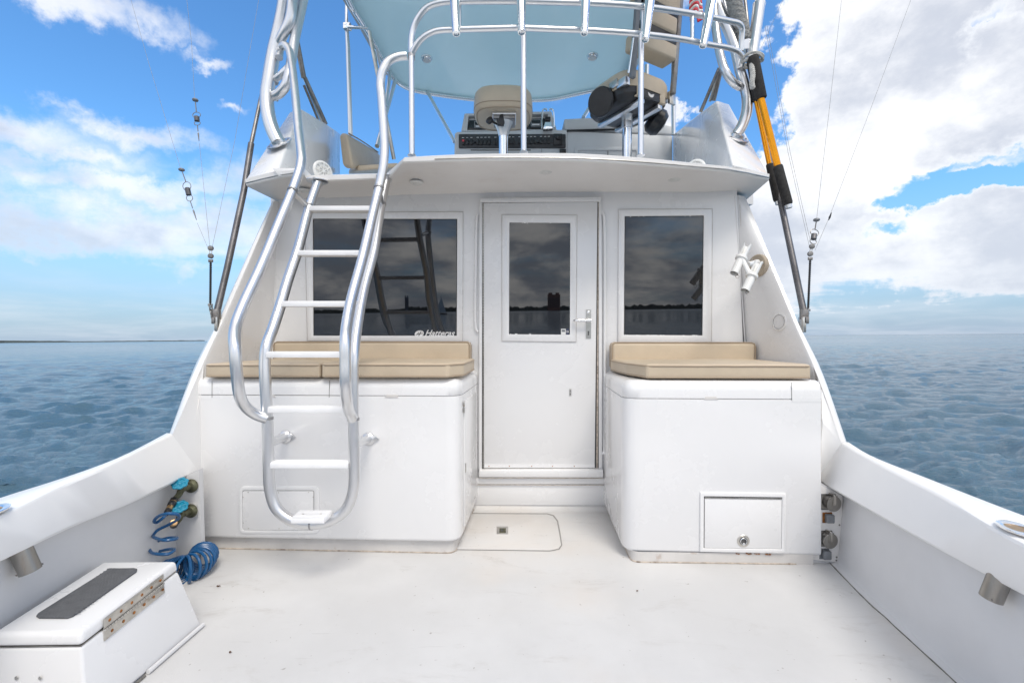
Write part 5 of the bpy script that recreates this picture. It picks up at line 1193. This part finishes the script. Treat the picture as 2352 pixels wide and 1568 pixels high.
o = kb(rrect(1271,307,1292,333,1,1),'black','dial_plate',4.575,4.59,.003,sp_); MB().lathe(P(1282,316,4.575),(0,-1,0),[(.026,0),(.024,.02),(.018,.024)],24).build('dial_knob','black',sp_)
kb(quad(1285.5,342,1300,351.5),'black','socket_cover',4.58,4.6,.002); kb(quad(1081,344,1219,346),'seam','drawer_gap',4.597,4.602,0); kb(quad(1244,335,1244.6,350),'seam','drawer_gap',4.597,4.602,0)
# throttle with two wire handles
th = thing('throttle_control', P(1258,296,4.55), 'chrome throttle control with two tall bent handles on the helm console', 'throttle')
A = [P(x,y,4.52) for x,y in ((1247,297),(1252,279),(1266,279),(1271,296))]; MB().prism(A,[Vector((p.x,4.64,p.z)) for p in A]).build('throttle_body','chrome',th,bevel=.008)
A = [P(x,y,4.51) for x,y in rrect(1252,268,1265,277,2,2)]; MB().prism(A,[Vector((p.x,4.6,p.z)) for p in A]).build('throttle_cap','black',th,bevel=.004)
for pts in ([(1244,296),(1246,262),(1247,253),(1251,250.5),(1255,251),(1255,254)],[(1273,293),(1271.5,262),(1270,253),(1267,250.5),(1263,251),(1263,254)]):
    MB().tube([P(x,y,4.5) for x,y in pts],.007,n=8,smooth=4).build('handle','chrome',th)
cb = thing('bridge_locker', P(1420,330,4.6), 'light grey locker with a hinged lid right of the helm console', 'locker')
kb([(1302.5,372),(1302.5,301),(1545,312),(1545,372)],'cgrey','locker_body',4.62,5.2,.006,cb)
kb([(1297,298.5),(1296,273.5),(1352,270.5),(1525,286.5),(1543,289.5),(1546,308)],'cgrey','locker_lid',4.64,5.2,.01,cb)
kb([(1302.5,298),(1425,294.5),(1425,296.5),(1302.5,301)],'black','lid_hinge',4.60,4.63,.001,cb)
rframe([(1320,337),(1470,337),(1470,372),(1320,372)],[(1328,345),(1462,345),(1462,371),(1328,371)],(0,0,4.62),.012,-.002).build('drawer_frame','cgrey',cb,bevel=.003)
kb(quad(1396,346,1396.8,370),'seam','drawer_gap',4.612,4.622,0,cb)
# bench behind the ladder gate
bn = thing('bridge_bench_cushion', P(830,380,3.6), 'tan bench cushions on the flybridge behind the ladder gate', 'cushion')
mb = MB(); n_ = 10; F_ = [(778,304),(789,303.5),(797,304),(808,313),(830,329),(860,350),(876,372),(878,384),(840,388),(812,392),(790,388),(781,345)]
mb = MB(); A = [P(778,305,3.5),P(797,304,3.44),P(812,391,3.40),P(787,385,3.5)]; B = [P(845,338,4.55),P(869,350,4.5),P(884,378,4.5),P(860,385,4.55)]
mb.prism(A,B); mb.build('back_cushion','cush',bn,bevel=.035,seg=5)
mb = MB(); mb.tube([p.lerp(q,0)+Vector((0,-.004,0)) for p,q in zip(A+[A[0]],A+[A[0]])][1:3]+[A[1].lerp(B[1],.0)],.004,n=6,smooth=1) if False else None
MB().tube([A[1]+Vector((.002,.03,.004)),A[1].lerp(B[1],.35)+Vector((0,0,.006)),A[1].lerp(B[1],.7)+Vector((0,0,.004)),B[1]],.006,n=6,smooth=4).build('piping','pipe',bn)
mb = MB(); mb.prism([P(820,393,3.5),P(915,384,3.5),P(915,374,3.5),P(822,380,3.5)],[P(800,400,4.5),P(912,398,4.5),P(912,386,4.5),P(802,388,4.5)]); mb.build('seat_cushion','cush',bn,bevel=.02,seg=4)

# ================================================================ HELM CHAIRS
hc = thing('helm_stool', P(1157,350,3.8), 'low backed tan helm seat on a chrome pedestal in front of the console', 'chair')
ctr = Vector((P(1156,0,3.95).x,3.95,0)); zt0 = P(0,244,3.72).z; zt1 = P(0,199,3.76).z
def squir(cx,cy,rx,ry,z,n=40,p=3.2): return [Vector((cx+rx*abs(math.cos(t))**(2/p)*(1 if math.cos(t)>=0 else -1),cy+ry*abs(math.sin(t))**(2/p)*(1 if math.sin(t)>=0 else -1),z)) for t in [2*math.pi*k/n for k in range(n)]]
rows = []
for z,s in ((zt0,.84),(zt0+.004,.90),(zt0+.015,.955),(zt0+.04,.99),(zt0+.075,1.0),(zt0+.12,.99),(zt1-.02,.965),(zt1,.91),(zt1+.015,.8)): rows.append(squir(ctr.x,ctr.y,.252*s,.235*s,z))
mb = MB(); V = mb.strip(rows,True); mb.face(V[0][::-1]); mb.face(V[-1]); mb.build('seat_pad','cush',hc,ang=60)
for s,z in ((.90,zt0+.001),(.99,zt0+.043)): MB().tube(squir(ctr.x,ctr.y,.252*s,.235*s,z),.0045,n=6,smooth=1,closed=True).build('piping','pipe',hc)
MB().box((ctr.x+.01,3.90,zt0-.012),(.20,.20,.03)).build('seat_bracket','alu',hc,bevel=.004)
MB().box((ctr.x+.01,3.90,zt0-.04),(.185,.18,.03)).build('seat_plate','dsteel',hc,bevel=.004)
px_ = P(1156.5,0,3.9).x; zp = P(0,292,3.9).z
MB().lathe((px_,3.9,zt0-.05),(0,0,-1),[(.085,0),(.07,.03),(.05,.08),(.042,.12),(.042,zt0-.05-zp+.01)],24).build('pedestal_head','alu',hc)
MB().cyl((px_,3.9,zp+.01),(px_,3.9,2.2),.040,n=28).build('pedestal','chrome',hc)
mb = MB(); h0 = P(1127,277,3.82); mb.tube([h0,P(1137,283,3.84),P(1152,290,3.87)],[.012,.009,.008],n=10,smooth=3); mb.lathe(h0-Vector((.01,0,.0)),(-.4,-.6,.2),[(.012,-.02),(.030,-.012),(.032,.008),(.02,.016)],16); mb.build('knob_lever','black',hc)
A = [P(x,y,3.80) for x,y in ((1149,262),(1155,261),(1159,280),(1157,287),(1143,287),(1142,282))]; MB().prism(A,[p+Vector((0,.03,0)) for p in A]).build('release_lever','black',hc,bevel=.004)
hc2 = thing('helm_chair', P(1437,350,3.8), 'tan and black helm chair turned half away, ladder back in front of the hardtop', 'chair')
O2 = Vector((P(1440,0,3.85).x,3.85,0)); YAW = R(30); RZ = Matrix.Rotation(YAW,3,'Z')*1.0
def L2(x,y,z): return O2+RZ @ Vector((x,y,0))+Vector((0,0,z))
z0_ = 3.02
def lb(c,s,m,name,bevel=.01,rot=None,parent=hc2,seg=2): return MB().box(L2(*c),s,(RZ if rot is None else RZ @ rot)).build(name,m,parent,bevel=bevel,seg=seg)
MB().cyl((O2.x,3.85,2.2),(O2.x,3.85,P(0,292,3.85).z),.040,n=28).build('pedestal','chrome',hc2)
MB().lathe((O2.x,3.85,P(0,296,3.85).z),(0,0,1),[(.048,0),(.048,.05),(.043,.055),(.05,.10),(.09,.15)],24).build('pedestal_head','alu',hc2)
TL = Matrix.Rotation(R(-9),3,'X')
lb((-.10,-.02,z0_-.01),(.05,.50,.03),'alu','seat_rail',.003); lb((.10,-.02,z0_-.01),(.05,.50,.03),'alu','seat_rail',.003)
A = squir(0,0,.255,.27,0,36,4)
rows = [[L2(p.x*s,p.y*s+.0,z) for p in A] for z,s in ((z0_+.006,.72),(z0_+.02,.9),(z0_+.05,.99),(z0_+.10,1.0),(z0_+.105,.98))]
mb = MB(); V = mb.strip(rows,True); mb.face(V[0][::-1]); mb.face(V[-1]); mb.build('seat_shell','black',hc2)
rows = [[L2(p.x*s,p.y*s,z+.02*abs(p.x)) for p in A] for z,s in ((z0_+.09,1.02),(z0_+.13,1.04),(z0_+.19,1.03),(z0_+.22,.98),(z0_+.235,.85))]
mb = MB(); V = mb.strip(rows,True); mb.face(V[0][::-1]); mb.face(V[-1]); mb.build('seat_pad','cush',hc2,ang=60)
for x in (-.12,.13):            # straps of the pad folded under the shell
    lb((x,-.265,z0_+.09),(.062,.012,.13),'cush','pad_strap',.004); lb((x,-.225,z0_+.028),(.062,.08,.008),'cush','pad_strap',.002)
MB().lathe(L2(.0,-.262,z0_+.075),RZ @ Vector((0,-1,0)),[(.036,0),(.034,.006)],24).build('maker_badge','steel',hc2)
lb((0,-.252,z0_+.06),(.2,.03,.07),'bpanel','shell_box',.006)
# arm rests folded down: big flat disc left, rounded drum right
MB().lathe(L2(-.27,.0,z0_+.05),RZ @ Vector((-1,-.35,-.25)),[(.02,0),(.105,.0),(.115,.012),(.115,.035),(.105,.048),(.02,.05)],32).build('arm_pad','black',hc2)
MB().lathe(L2(.32,-.02,z0_+.03),RZ @ Vector((.75,-.35,-.5)),[(.02,-.07),(.075,-.065),(.11,-.03),(.115,.03),(.09,.07),(.02,.085)],32).build('arm_pad','black',hc2)
for x in (-.235,.235): lb((x,-.20,z0_+.12),(.05,.10,.06),'alu','hinge_bracket',.003)
# back: stiles and wrapped pads
BL = R(11)
def bk(u,h): return L2(u,-.27-.02-math.sin(BL)*h*.55,z0_+.10+h)
for u in (-.225,.225):
    mb = MB(); mb.prism([bk(u-.022,0.02)+RZ@Vector((0,-.012,0)),bk(u+.022,.02)+RZ@Vector((0,-.012,0)),bk(u+.022,.02)+RZ@Vector((0,.018,0)),bk(u-.022,.02)+RZ@Vector((0,.018,0))],[bk(u-.022,.98)+RZ@Vector((0,-.012,0)),bk(u+.022,.98)+RZ@Vector((0,-.012,0)),bk(u+.022,.98)+RZ@Vector((0,.018,0)),bk(u-.022,.98)+RZ@Vector((0,.018,0))]); mb.build('back_stile','dsteel' if u>0 else 'grey',hc2,bevel=.004)
def padb(h0,h1,th=.09,w=.21,m='cush',name='back_pad',off=.0):
    mb = MB(); q = [(-w,h0),(w,h0),(w,h1),(-w,h1)]; mb.prism([bk(a,b)+RZ@Vector((0,-.02-off,0)) for a,b in q],[bk(a,b)+RZ@Vector((0,th,0)) for a,b in q]); mb.build(name,m,hc2,bevel=.022 if m=='cush' else .004,seg=4)
padb(.26,.385,.13,.215); padb(.37,.45,.05,.19,'black','back_panel'); padb(.44,.57,.02,.185,'cush','back_pad',.012); padb(.56,.62,.05,.19,'black','back_panel'); padb(.61,.98,.12,.215)
for sx in (-.09,.10): lb((sx,.0,z0_+.012),(.04,.3,.03),'bpanel','shell_rib',.004)
lb((.245,-.262,z0_+.10),(.07,.02,.10),'steel','bracket_plate',.002); lb((-.262,-.12,z0_+.14),(.012,.09,.06),'steel','bracket_plate',.002)
for u in (-.245,.245):
    MB().cyl(L2(u,-.27,z0_+.16),bk(u,.30),.010,n=10).build('recliner_strut','chrome',hc2)

# ================================================================ FLAG
fl = thing('flag', P(1600,20,3.6), 'red and white striped flag hanging behind the flybridge rail', 'flag')
rows = []
def fp(u,w,o): p = P(1586+u*30,-40+w*90,3.55); return p+Vector((0,.03*math.sin(u*7+w*3)+o,.008*math.sin(u*9)))
n_s = 12
for k in range(n_s):
    mb = MB(); R_ = []
    for j in range(3):
        w = (k+j/2)/n_s; R_.append([fp(i/14,w-.05*math.sin(i/14*3),0) for i in range(15)])
    mb.strip(R_); mb2 = mb.build('flag_stripe','red' if k%2 else 'print',fl); so = mb2.modifiers.new('thick','SOLIDIFY'); so.thickness = .002
